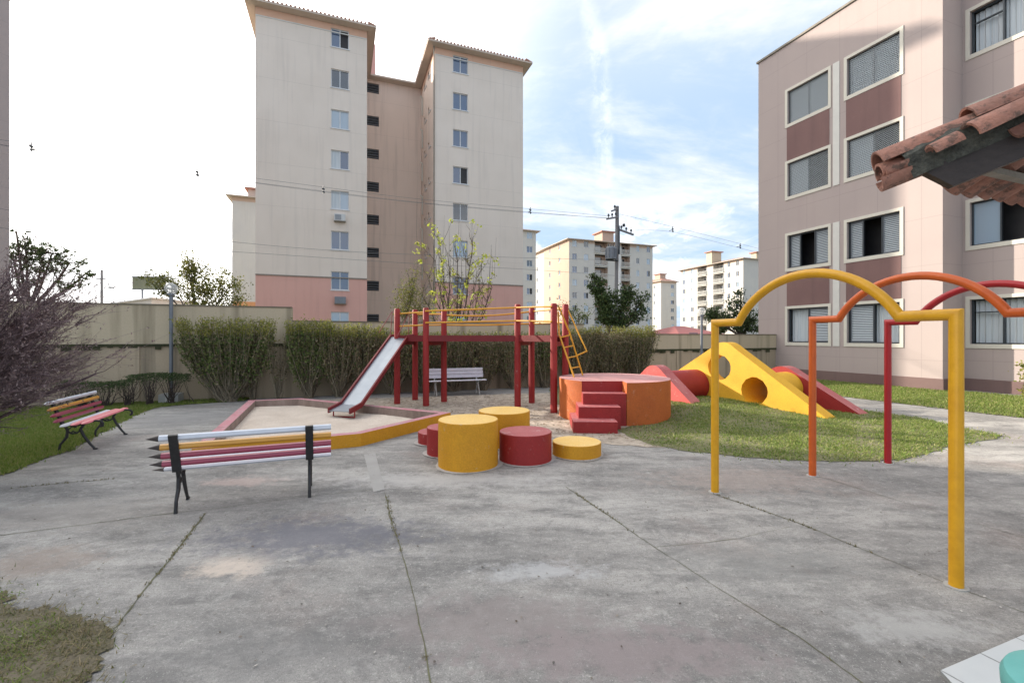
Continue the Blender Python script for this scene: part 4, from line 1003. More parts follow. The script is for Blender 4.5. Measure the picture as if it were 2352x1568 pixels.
# far right: long lit side seen, nearest corner at x=1707
Cn = Vector(Pg(1707,117)); nv = Vector((-.353,.936)); k = (1563-CX)/F; s = (k*Cn.y - Cn.x)/(nv.x - k*nv.y); Lf = s
Ob2 = Cn + nv*Lf      # far end; local x runs towards us so that the outward side faces left
O4 = (Ob2.x, Ob2.y); u4 = (.353,-.936)
g = lambda x: fac(O4,u4,x)[0]
zt = fac(O4,u4,1707,594)[1]
cols = [(g(x), g(x+6)-g(x), 1.3) for x in (1568,1587,1671,1691)]
block('apartment_building', O4, math.atan2(-.936,.353), Lf, 12, zt, 'long pale block with straw-coloured stair strip next to the mauve building', fac(O4,u4,1693,610)[1], cols, [], ('fcream','fcream','fpeach','tpink'), base=1.0, balc=[(g(1602),g(1623)),(g(1638),g(1662))], tank=[(g(1624.5),g(1637.5),-.4,3,fac(O4,u4,1632,580)[1],'fyel'),(g(1692),g(1704),5,8,fac(O4,u4,1700,578)[1],'fyel')], seed=8, nrows=7)
# low red-roofed house
def house(O, rz, W, D, zw, rise, label, mr_, mw, eav=.4, door=False):
    t = empty('house', O, rz, label, 'house'); mb = MB(); mb.box(0, W, 0, D, -.2, zw); mb.build('wall', M[mw], t)
    mb = MB(); e = eav; vs = [(-e,-e,zw),(W+e,-e,zw),(W+e,D+e,zw),(-e,D+e,zw),(W*.38,D/2,zw+rise),(W*.62,D/2,zw+rise)]
    mb.add(vs, [(0,1,5,4),(1,2,5),(2,3,4,5),(3,0,4),(3,2,1,0)]); mb.build('roof', M[mr_], t)
    MB().box(W*.2,W*.2+1,-.05,-.004,1,2).build('window', M['glassd'], t)
    return t
M['redroof'] = mat('red_sheet_roof', (.36,.10,.09), .7, (.26,.09,.08), 2, .6)
house(Pg(1562, 42), A0, 5.0, 6, H+(HY-768)/F*42, .85, 'low house with faded red roof just visible above the wall', 'redroof', 'tpink')
def warehouse():
    O = Pg(262, 42); t = empty('warehouse', O, 0, 'low white warehouse with sloping roof behind the long wall', 'warehouse')
    z0 = H+(HY-696)/F*42; z1 = H+(HY-683)/F*42; mb = MB(); W_ = Pg(348,42)[0]-O[0]
    mb.add([(0,0,-.2),(W_,0,-.2),(W_,0,z1),(0,0,z0),(0,6,-.2),(W_,6,-.2),(W_,6,z1),(0,6,z0)], [(0,1,2,3),(1,5,6,2),(5,4,7,6),(4,0,3,7)]); mb.build('wall', M['strip'], t)
    MB().add([(-.2,-.2,z0+.02),(W_+.2,-.2,z1+.03),(W_+.2,6,z1+.03),(-.2,6,z0+.02),(-.2,-.2,z0-.1),(W_+.2,-.2,z1-.09),(W_+.2,6,z1-.09),(-.2,6,z0-.1)], [(0,1,2,3),(7,6,5,4),(0,4,5,1),(1,5,6,2),(2,6,7,3),(3,7,4,0)]).build('roof', M['globe'], t)
warehouse()
# ------------------------------------------------------------------ block on the left edge (casts the shade over the playground)
def leftblock():
    rz = math.atan2(.936,-.353)
    # far corner at picture x 22; the wall we glimpse runs from that corner towards the camera
    Cn = Vector(Pg(22, 20)); t = empty('apartment_block', (Cn.x, Cn.y), 0, 'mauve apartment block cut off by the picture edge beyond the purple bush', 'building')
    # plan: corner (0,0), extends along u=(.353,-.936)*L and away to the left
    zt = 16.4
    # keep the face hidden behind the frame edge: rotate it outwards
    ux = Vector((-.25,-.968)); vx = Vector((-.968,.25))
    c = [Vector((0,0)), ux*30, ux*30+vx*12, vx*12]
    mb = MB(); vs = [(p.x,p.y,z) for z in (-.2,zt) for p in c]
    mb.add(vs, [(4,5,6,7),(0,1,5,4),(1,2,6,5),(2,3,7,6),(3,0,4,7)]); mb.build('walls', M['mauve'], t)
    o = MB(); vs = [(p.x*1.0,p.y*1.0,z) for z in (zt,zt+.2) for p in [q + (q-Vector((c[2].x/2,c[2].y/2))).normalized()*.05 for q in c]]
    o.add(vs, [(3,2,1,0),(4,5,6,7),(0,1,5,4),(1,2,6,5),(2,3,7,6),(3,0,4,7)]); o.build('parapet_cap', M['trim'], t)
    u = -ux.normalized(); og = ux*30; rz = math.atan2(u.y, u.x); nn = Vector((u.y, -u.x))*.055
    for k in range(7):
        for st in range(5):
            p = og + u*(2.4 + k*4.1 + (.5 if k % 2 else 0)) + nn
            small_window(1.5, 1.25, ['glass','half','pale','curtain','dark'][(k*3+st*2) % 5], t, (p.x, p.y, 1.3+st*3.0), rz, .06)
leftblock()
# ------------------------------------------------------------------ right building
def louver(mb, x0, x1, z0, z1, y, m=0, mf=1):
    fr = .035; mb.box(x0, x1, y, y+.03, z0, z0+fr, mf); mb.box(x0, x1, y, y+.03, z1-fr, z1, mf); mb.box(x0, x0+fr, y, y+.03, z0+fr, z1-fr, mf); mb.box(x1-fr, x1, y, y+.03, z0+fr, z1-fr, mf)
    n = int((z1-z0-2*fr)/.058); dz = (z1-z0-2*fr)/n
    for i in range(n):
        z = z0+fr+(i+.5)*dz; mb.bar((x0+fr, y+.016, z), (x1-fr, y+.016, z), .045, .006, m, up=(0,-.75,.8))
    mb.box(x0+fr, x1-fr, y+.032, y+.036, z0+fr, z1-fr, mf)
def big_window(t, h, panels, trim=.10, net=False, trimL=True):
    """h opening; panels list of (f0,f1,type)"""
    x0, x1, z0, z1 = h; rv = .13
    fr = MB(); q = .028
    fr.box(x0-trim, x1+trim, -q, -.002, z0-trim*1.25, z0); fr.box(x0-trim, x1+trim, -q, -.002, z1, z1+trim)
    fr.box(x0-trim, x0, -q, -.002, z0, z1); fr.box(x1, x1+trim, -q, -.002, z0, z1)
    o = fr.build('window', M['trim'], t)
    al = MB(); f2 = .04; y0, y1 = rv-.05, rv+.03
    al.box(x0, x1, y0, y1, z0, z0+f2); al.box(x0, x1, y0, y1, z1-f2, z1); al.box(x0, x0+f2, y0, y1, z0+f2, z1-f2); al.box(x1-f2, x1, y0, y1, z0+f2, z1-f2)
    a, b, c, d = x0+f2, x1-f2, z0+f2, z1-f2; lv = []
    bk = MB(); bk.box(x0, x1, rv+.55, rv+.6, z0-.3, z1+.1, 0); bk.box(x0-.3,x1+.3,rv+.031,rv+.55,z0-.31,z0-.301,0); 
    for f0, f1, ty in panels:
        p0, p1 = a+(b-a)*f0, a+(b-a)*f1
        if f0 > 0: al.box(p0-.018, p0+.018, y0+.002, y1-.002, c, d)
        if ty == 'louver':
            mb = MB(); louver(mb, p0+.012, p1-.012, c+.003, d-.003, rv-.02); mb.build('shutter', [M['louver'], M['galv']], o)
        elif ty in ('curtain','glass','curtaintop'):
            if ty != 'glass':
                mb = MB(); n = max(6, int((p1-p0)/.045)); pr = [(p0+(p1-p0)*i/n, rv+.10+.022*math.sin(i*2.1)+.01*math.sin(i*.9)) for i in range(n+1)]
                mb.add([(x,y,c) for x,y in pr]+[(x,y,d) for x,y in pr], [(i,i+1,n+2+i,n+1+i) for i in range(n)]); mb.build('curtain', M['curtain'], o, True)
            if ty == 'glass':
                MB().box(p0, p1, rv, rv+.006, c, d).build('pane', M['glassl'], o)
            if ty == 'curtaintop': al.box(p0+.018, p1-.018, y0+.002, y1-.002, d-.36, d-.33)
        elif ty == 'dark':
            pass
    bk.build('room_behind', M['dark'], o)
    al.build('frame', M['alu'], o)
    if net:
        mb = MB(); n0, n1 = a+(b-a)*net[0], a+(b-a)*net[1]; st = .07; w_ = n1-n0; hh_ = d-c; yy = rv-.058
        k = -hh_
        while k < w_:
            for sg in (1,-1):
                xa, za, xb, zb = k, 0, k+hh_, hh_
                if xa < 0: za += -xa; xa = 0
                if xb > w_: zb -= xb-w_; xb = w_
                if zb > za:
                    A_, B_ = ((n0+xa, c+za), (n0+xb, c+zb)) if sg == 1 else ((n1-xa, c+za), (n1-xb, c+zb))
                    mb.bar((A_[0],yy,A_[1]), (B_[0],yy,B_[1]), .006, .006, up=(0,1,0))
            k += st
        mb.build('safety_net', M['louver'], o)
def rightblock():
    O = (10.83*H/1.65, 20.0*H/1.65); u = (.358,-.9337); A = math.atan2(u[1], u[0])
    t = empty('apartment_block', O, A, 'mauve four-storey block with brown panels and shuttered windows', 'building')
    fx = lambda x, y=None: fac(O, u, x, y)
    W1 = fx(2165)[0]; zt = fx(1742,147)[1]
    cs = lambda q: [fx(q[0],q[1]), fx(q[2],q[3])]
    def op(xl, xr, yt_r, yb_r, tr=.10, yl=None):
        # measured at the right hand outer corner
        a = fx(xl)[0]+tr; b = fx(xr)[0]-tr; z1 = fx(xr,yt_r)[1]-tr; z0 = fx(xr,yb_r)[1]+tr*1.25; return (a,b,z0,z1)
    Ls = [op(1802,1907,151,248), op(1803,1908.5,332,427), op(1804,1910,513,610), op(1806,1911,697.6,795)]
    Rs = [op(1936,2073,61.5,172), op(1938,2074,267,383), op(1939,2076,474.6,585), op(1942,2079,684,798)]
    # regularise
    la = sum(h[0] for h in Ls)/4; lb = sum(h[1] for h in Ls)/4; ra = sum(h[0] for h in Rs)/4; rb = sum(h[1] for h in Rs)/4
    Z = [((Ls[i][2]+Rs[i][2])/2, (Ls[i][3]+Rs[i][3])/2) for i in range(4)]
    holes = [(la,lb,*z) for z in Z] + [(ra,rb,*z) for z in Z]
    zp = .36
    mb = MB(); grid_wall(mb, 0, W1, zp, zt, holes, 0, .13, lambda z: 0, 0)
    # second front, set back
    Dp = 1.0; n_ = Vector((.9337,.358)); O2 = (O[0]+u[0]*W1+n_.x*Dp, O[1]+u[1]*W1+n_.y*Dp)
    f2 = lambda x, y=None: fac(O2, u, x, y)
    b0 = f2(2218)[0]+.10; wS = 2.1
    rz2 = []
    zs2 = [(f2(2218,128)[1]+.12, f2(2218,7)[1]-.1)] 
    step = Z[0][0]-Z[1][0]
    Z2 = [(z[0], z[1]) for z in Z]
    holes2 = [(W1+b0, W1+b0+wS, z[0], z[1]) for z in Z2]
    grid_wall(mb, W1, W1+9, zp, zt, holes2, Dp, .13, lambda z: 0, 0)
    mb.add([(W1,0,zp),(W1,Dp,zp),(W1,Dp,zt),(W1,0,zt)], [(0,1,2,3)]); mb.add([(0,0,-.1),(0,13,-.1),(0,13,zt),(0,0,zt)], [(3,2,1,0)]); mb.add([(0,13,-.1),(W1+9,13,-.1),(W1+9,13,zt),(0,13,zt)], [(3,2,1,0)])
    mb.add([(W1+9,Dp,-.1),(W1+9,13,-.1),(W1+9,13,zt),(W1+9,Dp,zt)], [(0,1,2,3)]); mb.add([(0,0,zt),(W1,0,zt),(W1,Dp,zt),(W1+9,Dp,zt),(W1+9,13,zt),(0,13,zt)], [(0,1,2,3,4,5)])
    mb.build('walls', M['mauve'], t)
    pb = MB(); pb.box(-.0, W1+.03, -.03, .2, -.1, zp, 0); pb.box(W1+.03, W1+9, Dp-.03, Dp+.1, -.1, zp, 0); pb.box(W1-.1, W1+.03, .2, Dp-.03, -.1, zp-.002); pb.build('plinth', M['plinth'], t)
    cp = MB(); cp.box(-.06, W1+.06, -.06, .15, zt+.002, zt+.08); cp.box(W1+.06, W1+9, Dp-.06, Dp+.15, zt+.002, zt+.08); cp.box(-.06,.1,.15,13,zt+.002,zt+.08); cp.box(W1-.1,W1+.06,.15,Dp-.06,zt+.002,zt+.08); cp.build('parapet_cap', M['lath'], t)
    for a, b in ((la,lb),(ra,rb)):
        for i in (0, 2):
            z1 = Z[i][0]-.128; z0 = Z[i+1][1]+.105; MB().box(a-.03, b+.03, -.014, -.002, z0, z1).build('spandrel_panel', M['mauvedark'], t)
    sa = fx(1913.5)[0]; sb_ = fx(1928.5)[0]
    for i in (0,2): MB().box(sa, sb_, -.022, -.002, Z[i+1][0]-.12, Z[i][1]+.1).build('white_strip', M['strip'], t)
    LP = [[(0,.5,'louver'),(.5,1,'louver')], [(0,.5,'louver'),(.5,1,'dark')], [(0,.28,'louver'),(.28,.66,'dark'),(.66,1,'louver')], [(0,.5,'curtain'),(.5,1,'louver')]]
    RP = [[(0,.5,'louver'),(.5,1,'louver')], [(0,.5,'louver'),(.5,1,'dark')], [(0,.28,'louver'),(.28,.66,'dark'),(.66,1,'louver')], [(0,.5,'louver'),(.5,1,'curtain')]]
    for i in range(4):
        big_window(t, (la,lb,*Z[i]), LP[i], net=(.0,1) if i == 1 else ((0,1) if i == 0 else False)); big_window(t, (ra,rb,*Z[i]), RP[i], net=(0,1) if i in (0,1) else False)
    t2 = bpy.data.objects.new('set_back_front', None); COL.objects.link(t2); t2.parent = t; t2.location = (0,Dp,0)
    SP = [[(0,.33,'curtaintop'),(.33,1,'curtain')], [(0,.33,'glass'),(.33,1,'dark')], [(0,.3,'glass'),(.3,1,'dark')], [(0,.33,'curtaintop'),(.33,.68,'curtain'),(.68,1,'dark')]]
    for i in range(4): big_window(t2, holes2[i], SP[i], net=(0,1) if i == 1 else False)
rightblock()
# ------------------------------------------------------------------ plants
def tubes_np(paths, radii, k=3):
    """many thin tubes as triangles/quads; paths list of arrays (n,3)"""
    V = []; 
    for p, r in zip(paths, radii):
        p = np.asarray(p); n = len(p); rr = np.linspace(r, r*.35, n); d = np.gradient(p, axis=0); d /= np.linalg.norm(d, axis=1)[:,None] + 1e-9
        ref = np.where(np.abs(d[:,2:3]) < .9, np.array([[0,0,1.]]), np.array([[1.,0,0]])); a = np.cross(d, ref); a /= np.linalg.norm(a, axis=1)[:,None]; b = np.cross(d, a)
        ring = [p + (a*math.cos(2*math.pi*j/k) + b*math.sin(2*math.pi*j/k)) * rr[:,None] for j in range(k)]
        for j in range(k):
            A = ring[j]; B = ring[(j+1) % k]; V.append(np.stack([A[:-1], B[:-1], B[1:], A[1:]], 1).reshape(-1,3))
    return np.concatenate(V)
def tube_mesh(name, paths, radii, m, parent, k=3):
    """welded tubes, one island each so that the random tone is per twig"""
    V = []; Fc = []; base = 0
    for p, r in zip(paths, radii):
        p = np.asarray(p); n = len(p); rr = np.linspace(r, r*.35, n); d = np.gradient(p, axis=0); d /= np.linalg.norm(d, axis=1)[:,None] + 1e-9
        ref = np.where(np.abs(d[:,2:3]) < .9, np.array([[0,0,1.]]), np.array([[1.,0,0]])); a = np.cross(d, ref); a /= np.linalg.norm(a, axis=1)[:,None]; b = np.cross(d, a)
        R_ = np.stack([p + (a*math.cos(2*math.pi*j/k) + b*math.sin(2*math.pi*j/k)) * rr[:,None] for j in range(k)], 1).reshape(-1,3); V.append(R_)
        for i in range(n-1):
            for j in range(k):
                q = (j+1) % k; Fc.append((base+i*k+j, base+i*k+q, base+(i+1)*k+q, base+(i+1)*k+j))
        base += n*k
    me = bpy.data.meshes.new(name); me.from_pydata(np.concatenate(V).tolist(), [], Fc); me.materials.append(m); me.update(); o = bpy.data.objects.new(name, me); COL.objects.link(o); o.parent = parent
    me.polygons.foreach_set('use_smooth', [True]*len(me.polygons)); return o
def leaf_quads(C, size, up=.3, aspect=.55, rnd=.4):
    n = len(C); d = rng.normal(size=(n,3)); d[:,2] += up; d /= np.linalg.norm(d, axis=1)[:,None]; e = rng.normal(size=(n,3)); e -= d*(e*d).sum(1)[:,None]; e /= np.linalg.norm(e, axis=1)[:,None]
    s = size * rng.uniform(1-rnd, 1+rnd, n)[:,None]
    return np.stack([C - d*s, C - e*s*aspect, C + d*s, C + e*s*aspect], 1).reshape(-1,3)
def curve(a, b, bow, n=6, jit=.0):
    t_ = np.linspace(0, 1, n)[:,None]; a = np.asarray(a); b = np.asarray(b); c = (a+b)/2 + bow; p = a*(1-t_)**2 + 2*c*t_*(1-t_) + b*t_**2
    if jit: p[1:-1] += rng.normal(0, jit, (n-2,3))
    return p
def hedge(xpix, W, top, lab, Yoff=.45, green=.3, ytop=.15, ns=240, nl=5200, fan=.16, low=.25, depth=.42, full=1.0):
    """fan shaped clipped shrub in front of the wall; xpix = picture x of its foot"""
    k = (xpix-CX)/F; X = (k*(WO.y - WO.x*.377) )/(1-.377*k); Y = X/k if abs(k) > 1e-6 else wallY(0); X -= Yoff*k*.9; Y -= Yoff
    t = empty('hedge_shrub', (X, Y), A0, lab, 'hedge shrub', 'clipped shrubs along the boundary wall')
    paths = []; rad = []; tips = []
    for i in range(ns):
        tx = rng.uniform(-W/2, W/2); ty = rng.uniform(-depth, depth*.6); tz = top * rng.uniform(.86, 1.0) if rng.random() < .7 else top*rng.uniform(.5,.9)
        b = np.array([rng.normal(0, fan*W*.25), rng.normal(0, .06), 0]); e = np.array([tx, ty, tz])
        bow = np.array([tx*.28, ty*.2, -tz*.12]) ; p = curve(b, e, bow, 8, .018); paths.append(p); rad.append(rng.uniform(.005,.012)); tips.append(p)
    tube_mesh('stems', paths, rad, M['stem'], t)
    tips = np.array(tips); n = nl; idx = rng.integers(0, len(tips), n); tt = rng.beta(2.2, 1.15, n)*(1-low)+low; q = tt*7; i0 = np.minimum(q.astype(int), 6); fr = (q-i0)[:,None]
    C = tips[idx, i0]*(1-fr) + tips[idx, i0+1]*fr + rng.normal(0, .035, (n,3))
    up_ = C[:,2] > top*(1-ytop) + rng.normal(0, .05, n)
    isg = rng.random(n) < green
    for nm, sel, m, s in (('leaves', ~up_ & ~isg, 'hleaf', .031), ('green_leaves', ~up_ & isg, 'hleafg', .036), ('sunlit_top_leaves', up_, 'hleafy', .030)):  # topmost leaves get the yellower material: sunlight painted into their colour
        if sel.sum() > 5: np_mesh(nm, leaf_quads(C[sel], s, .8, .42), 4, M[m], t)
    return t
hs = [(528, 2.15, 2.12, 'large green-topped hedge shrub closest to the tall lamp post', .5, .62, .22, 340, 9500),
      (583, .55, 1.95, 'thin brownish shrub leaning out of the large green one', .35, .15, .1, 70, 900),
      (640, .5, 1.75, 'sparse bare shrub showing the wall behind it, left of the dark green shrub', .35, .1, .15, 26, 260),
      (712, 1.05, 2.08, 'dark green shrub narrowing to its foot behind the sandbox', .45, .75, .18, 260, 7600),
      (780, 1.0, 1.98, 'olive shrub behind the sandbox corner with a sunlit yellow top', .45, .25, .2, 230, 5200),
      (842, 1.05, 1.98, 'olive shrub, sunlit yellow on top, behind the foot of the slide chute', .45, .15, .2, 240, 5200),
      (905, 1.2, 1.85, 'twiggy shrub behind the top of the slide', .45, .35, .12, 230, 4600),
      (975, 1.3, 1.80, 'twiggy shrub at the left end of the white bench', .45, .3, .1, 240, 4800),
      (1040, 1.3, 1.78, 'brownish twiggy shrub directly behind the white bench', .45, .2, .1, 250, 5000),
      (1110, 1.3, 1.78, 'twiggy shrub at the right end of the white bench', .45, .15, .1, 240, 4600),
      (1180, 1.3, 1.80, 'grey-brown shrub behind the middle of the play bridge', .45, .15, .1, 230, 4600),
      (1250, 1.3, 1.80, 'grey-green shrub behind the right-hand posts of the bridge', .45, .4, .1, 240, 4800),
      (1330, 1.5, 1.95, 'straw-brown shrub behind the round orange platform', .45, .1, .12, 260, 5200),
      (1400, 1.5, 2.0, 'straw-brown shrub under the dark leafy tree', .45, .1, .12, 260, 5400),
      (1462, 1.25, 2.02, 'last shrub of the hedge, sunlit yellow on top, next to the bare wall', .45, .2, .2, 250, 5400)]
for a in hs: hedge(a[0], a[1], a[2], a[3], Yoff=a[4], green=a[5], ytop=a[6], ns=int(a[7]*.8), nl=int(a[8]*1.5))
# low clipped hedge on the left
def lowhedge():
    c = Vector((-8.9, 10.55)); t = empty('low_hedge', c, A0, 'knee-high dark green hedge with bare legs beside the lamp footing', 'hedge')
    paths = []; rad = []; C = []
    for i in range(150):
        x = rng.uniform(-1.15, 1.1); b = np.array([round(x*2.4)/2.4+rng.normal(0,.04), rng.normal(0,.05), 0]); top = .62 + .04*math.sin(x*3) + (.06 if x > 0 else -.03)
        e = np.array([x+rng.normal(0,.1), rng.uniform(-.25,.25), top*rng.uniform(.75,1)]); p = curve(b, e, np.array([0,0,-.05]), 6, .015); paths.append(p); rad.append(rng.uniform(.005,.014))
    tube_mesh('stems', paths, rad, M['barkd'], t)
    n = 6500; X = rng.uniform(-1.25, 1.2, n); top = .66 + .04*np.sin(X*3) + np.where(X > 0, .06, -.04); C = np.stack([X, rng.normal(0,.15,n), top - np.abs(rng.normal(0,.10,n))], 1)
    np_mesh('leaves', leaf_quads(C, .017, .2, .5), 4, M['dleaf'], t)
lowhedge()
# purple wispy bush at the left
def purplebush():
    t = empty('purple_bush', (-7.25, 4.85), 0, 'big wispy purple-brown bush sweeping in from the side of the lawn', 'bush')
    paths = []; rad = []; limb = []
    for i in range(105):
        az = rng.uniform(-.35, .4); el = rng.uniform(.44, 1.06); L_ = (float(np.interp(el, [.44,.52,.60,1.05], [2.3,2.8,3.15,2.75]))) * rng.uniform(.66, .94)
        d = np.array([math.cos(el)*math.cos(az), math.cos(el)*math.sin(az)*.8, math.sin(el)]); b = np.array([rng.normal(0,.16), rng.normal(0,.2), .0])
        e = b + d*L_; p = curve(b, e, np.array([-.03,0,.035])*L_, 9, .02); limb.append(p); paths.append(p); rad.append(rng.uniform(.007,.014) if i % 6 else rng.uniform(.022,.034))
    C = []
    for p in limb:
        for j in range(24):
            i = rng.integers(4, 9); b = p[min(i,8)]; dd = p[8]-p[4]; dd = dd/np.linalg.norm(dd) + rng.normal(0,.26,3); e = b + dd*rng.uniform(.2,.5)*(1.0 if i<7 else .6); q = curve(b, e, rng.normal(0,.03,3), 6, .008); paths.append(q); rad.append(rng.uniform(.0035,.007)); 
            for _ in range(2):
                b2 = q[rng.integers(1,5)]; e2 = b2 + (dd + rng.normal(0,.3,3))*rng.uniform(.12,.4); q2 = curve(b2, e2, rng.normal(0,.02,3), 4, .004); paths.append(q2); rad.append(.0026); C.append(q2[rng.integers(0,4,6)] + rng.normal(0,.012,(6,3)))
            C.append(q[rng.integers(1,6,5)] + rng.normal(0,.015,(5,3)))
    tube_mesh('twigs', paths, rad, M['purpletwig'], t)
    np_mesh('buds', leaf_quads(np.concatenate(C), .013, .5, .45), 4, M['purpleleaf'], t)
purplebush()
# trees
def tree(name, base, label, trunk, clusters, m, leaf, bark='bark', cat='tree', group=None, nlimb=1, tr=.1, twig_r=.012, bare=0, spread=.28):
    """trunk: local point where limbs part; clusters: (cx,cy,cz, rx,ry,rz, twigs, leaves)"""
    t = empty(name, base, 0, label, cat, group); paths = []; rad = []; C = []
    tp = np.array(trunk, float); p = curve(np.zeros(3), tp, np.array([rng.normal(0,.03),rng.normal(0,.03),0])*tp[2], 6); p2 = p
    tr_p = [p]; tr_r = [tr]
    for cx, cy, cz, rx, ry, rz, nt_, nl in clusters:
        c = np.array([cx,cy,cz]); lb = curve(tp if nlimb else np.array([rng.normal(0,.2),rng.normal(0,.2),0]), c - np.array([0,0,rz*.3]), np.array([cx*.12,cy*.12,-.1*cz*.3]) + rng.normal(0,.05,3)*rz, 7, .03*rz)
        tr_p.append(lb); tr_r.append(tr*.55)
        T = []
        for i in range(nt_):
            v = rng.normal(size=3); v /= np.linalg.norm(v); r_ = rng.uniform(.55,1)**.5; e = c + v*np.array([rx,ry,rz])*r_; b = lb[rng.integers(3,7)]
            q = curve(b, e, rng.normal(0,.12,3)*rx - np.array([0,0,.08*rz]), 6, .02*rx); paths.append(q); rad.append(twig_r*rng.uniform(.6,1.4)); T.append(q)
        T = np.array(T); n = nl
        if n:
            idx = rng.integers(0, len(T), n); k = rng.integers(2, 6, n) if not bare else rng.integers(4, 6, n); C.append(T[idx,k] + rng.normal(0, spread*min(rx,rz)*(1 if not bare else .35), (n,3))*np.array([1,1,.7]))
    tube_mesh('trunk', tr_p, tr_r, M[bark], t, 7); tube_mesh('branches', paths, rad, M[bark], t, 3)
    if C: np_mesh('crown', leaf_quads(np.concatenate(C), leaf, .1, .6), 4, M[m], t)
    return t
def cl(xc, yc, rxp, ryp, Y, base, ry=None, n1=14, n2=500):
    """cluster given by where it shows: centre and half extents"""
    p = P(xc, yc, Y); rx = rxp/F*Y; rz = ryp/F*Y; return (p.x-base[0], (Y-base[1]), p.z, rx, ry or rx*.8, rz, n1, n2)
# umbrella tree far left
Y = 30; b = Pg(62, Y)
tree('umbrella_tree', b, 'wide flat-crowned tree rising beyond the wall at the picture edge', (.1,0,3.4),
     [cl(60,560,50,12,Y,b,n1=22,n2=806), cl(120,578,45,11,Y,b,n1=20,n2=744), cl(30,585,40,12,Y,b,n1=18,n2=434), cl(160,600,40,10,Y,b,n1=18,n2=558), cl(195,628,26,8,Y,b,n1=10,n2=260), cl(170,650,36,9,Y,b,n1=12,n2=310), cl(95,610,50,12,Y,b,n1=16,n2=372), cl(60,640,40,12,Y,b,n1=12,n2=248), cl(38,530,26,6,Y,b,n1=5,n2=99), cl(-10,580,50,30,Y,b,n1=16,n2=558)], 'dleaf', .075, 'barkd', tr=.22, twig_r=.03, spread=.22)
# small loose tree behind the wall
Y = 14.2; b = Pg(455, Y)
tree('street_tree', b, 'loose small-leaved tree above the wall between billboard and tower', (0,0,2.0),
     [cl(440,610,34,22,Y,b,n1=16,n2=900), cl(400,650,52,26,Y,b,n1=18,n2=900), cl(470,655,60,32,Y,b,n1=22,n2=1500), cl(535,640,40,22,Y,b,n1=14,n2=600), cl(360,635,38,16,Y,b,n1=9,n2=240), cl(545,690,26,28,Y,b,n1=12,n2=560), cl(430,583,28,9,Y,b,n1=6,n2=130), cl(480,690,60,22,Y,b,n1=14,n2=500)], 'oleaf', .036, 'bark', tr=.05, twig_r=.011, spread=.3)
# young leafless tree with lime leaves
Y = 16.5; b = Pg(1045, Y)
def limetree():
    t = empty('lime_leaf_tree', b, 0, 'half-bare many-stemmed tree with lime green leaf tufts in front of the tower', 'tree')
    paths = []; rad = []; C = []; C2 = []; lim = []
    tgt = [(985,640),(1010,560),(1030,600),(1045,560),(1070,600),(1095,640),(1110,655),(1060,640),(1000,600),(1020,650),(1085,570),(1130,660),(970,680),(1120,690)]
    for x, y in tgt:
        e = np.array(P(x, y, Y + rng.uniform(-.8,.8))) - np.array([b[0],b[1],0]); s = np.array([rng.normal(0,.12), rng.normal(0,.12), 0]); p = curve(s, e, np.array([-e[0]*.12, 0, -.35]), 9, .05); paths.append(p); rad.append(.035); lim.append(p)
    for p in lim:
        for j in range(13):
            i = rng.integers(4, 9); a = p[i]; e = a + np.array([rng.normal(0,.28), rng.normal(0,.3), rng.uniform(.15, .9)]); q = curve(a, e, rng.normal(0,.05,3), 5, .02); paths.append(q); rad.append(.011)
            if rng.random() < .55: C.append(q[-1] + rng.normal(0,.05,(9,3)))
            C2.append(q[rng.integers(1,5,5)] + rng.normal(0,.05,(5,3)))
            if rng.random() < .35:
                e2 = q[-1] + np.array([rng.normal(0,.05), rng.normal(0,.05), rng.uniform(.5,1.6)]); paths.append(curve(q[-1], e2, rng.normal(0,.03,3), 5)); rad.append(.006)
    tube_mesh('stems', paths, rad, M['barkd'], t, 4)
    np_mesh('leaves', leaf_quads(np.concatenate(C), .055, 0, .6), 4, M['yleaf'], t); np_mesh('faded_leaves', leaf_quads(np.concatenate(C2), .035, 0, .6), 4, M['oleaf'], t)
    # pods and tufts up high
    C3 = []
    for x, y in ((991,520),(992,540),(1090,560),(1098,600),(1143,600),(1048,545),(972,565),(962,580)):
        C3.append(np.array(P(x,y,Y)) - np.array([b[0],b[1],0]) + rng.normal(0,.07,(14,3)))
    np_mesh('high_leaves', leaf_quads(np.concatenate(C3), .05, 0, .6), 4, M['yleaf'], t)
limetree()
Y = 18.5; b = Pg(925, Y)
tree('olive_tree', b, 'soft olive-green tree beside the half-bare one, before the stair tower', (0,0,1.8),
     [cl(940,660,30,30,Y,b,n1=18,n2=900), cl(925,700,26,26,Y,b,n1=16,n2=700), cl(965,690,34,32,Y,b,n1=16,n2=700), cl(955,620,22,24,Y,b,n1=9,n2=260)], 'oleaf', .035, 'bark', tr=.06, twig_r=.01)
Y = 21; b = Pg(1405, Y)
tree('dark_tree', b, 'dark evergreen tree leaning to one side beneath the power pole', (0,0,1.6),
     [cl(1372,655,22,20,Y,b,n1=14,n2=900), cl(1358,636,13,10,Y,b,n1=7,n2=260), cl(1395,690,34,26,Y,b,n1=20,n2=1900), cl(1435,675,24,24,Y,b,n1=14,n2=1000), cl(1410,725,44,22,Y,b,n1=20,n2=1900), cl(1470,690,26,22,Y,b,n1=14,n2=500), cl(1465,720,28,18,Y,b,n1=12,n2=450)], 'dleaf', .055, 'barkd', tr=.12, twig_r=.018, spread=.26)
Y = 18.5; b = Pg(1322, Y)
tree('pale_tree', b, 'pale loose small tree between the yellow ladder and the dark tree', (0,0,1.2),
     [cl(1300,705,20,18,Y,b,n1=12,n2=420), cl(1330,715,26,20,Y,b,n1=14,n2=420), cl(1305,728,24,14,Y,b,n1=10,n2=320)], 'gleaf', .036, 'bark', tr=.045, twig_r=.010)
Y = 24; b = Pg(1705, Y)
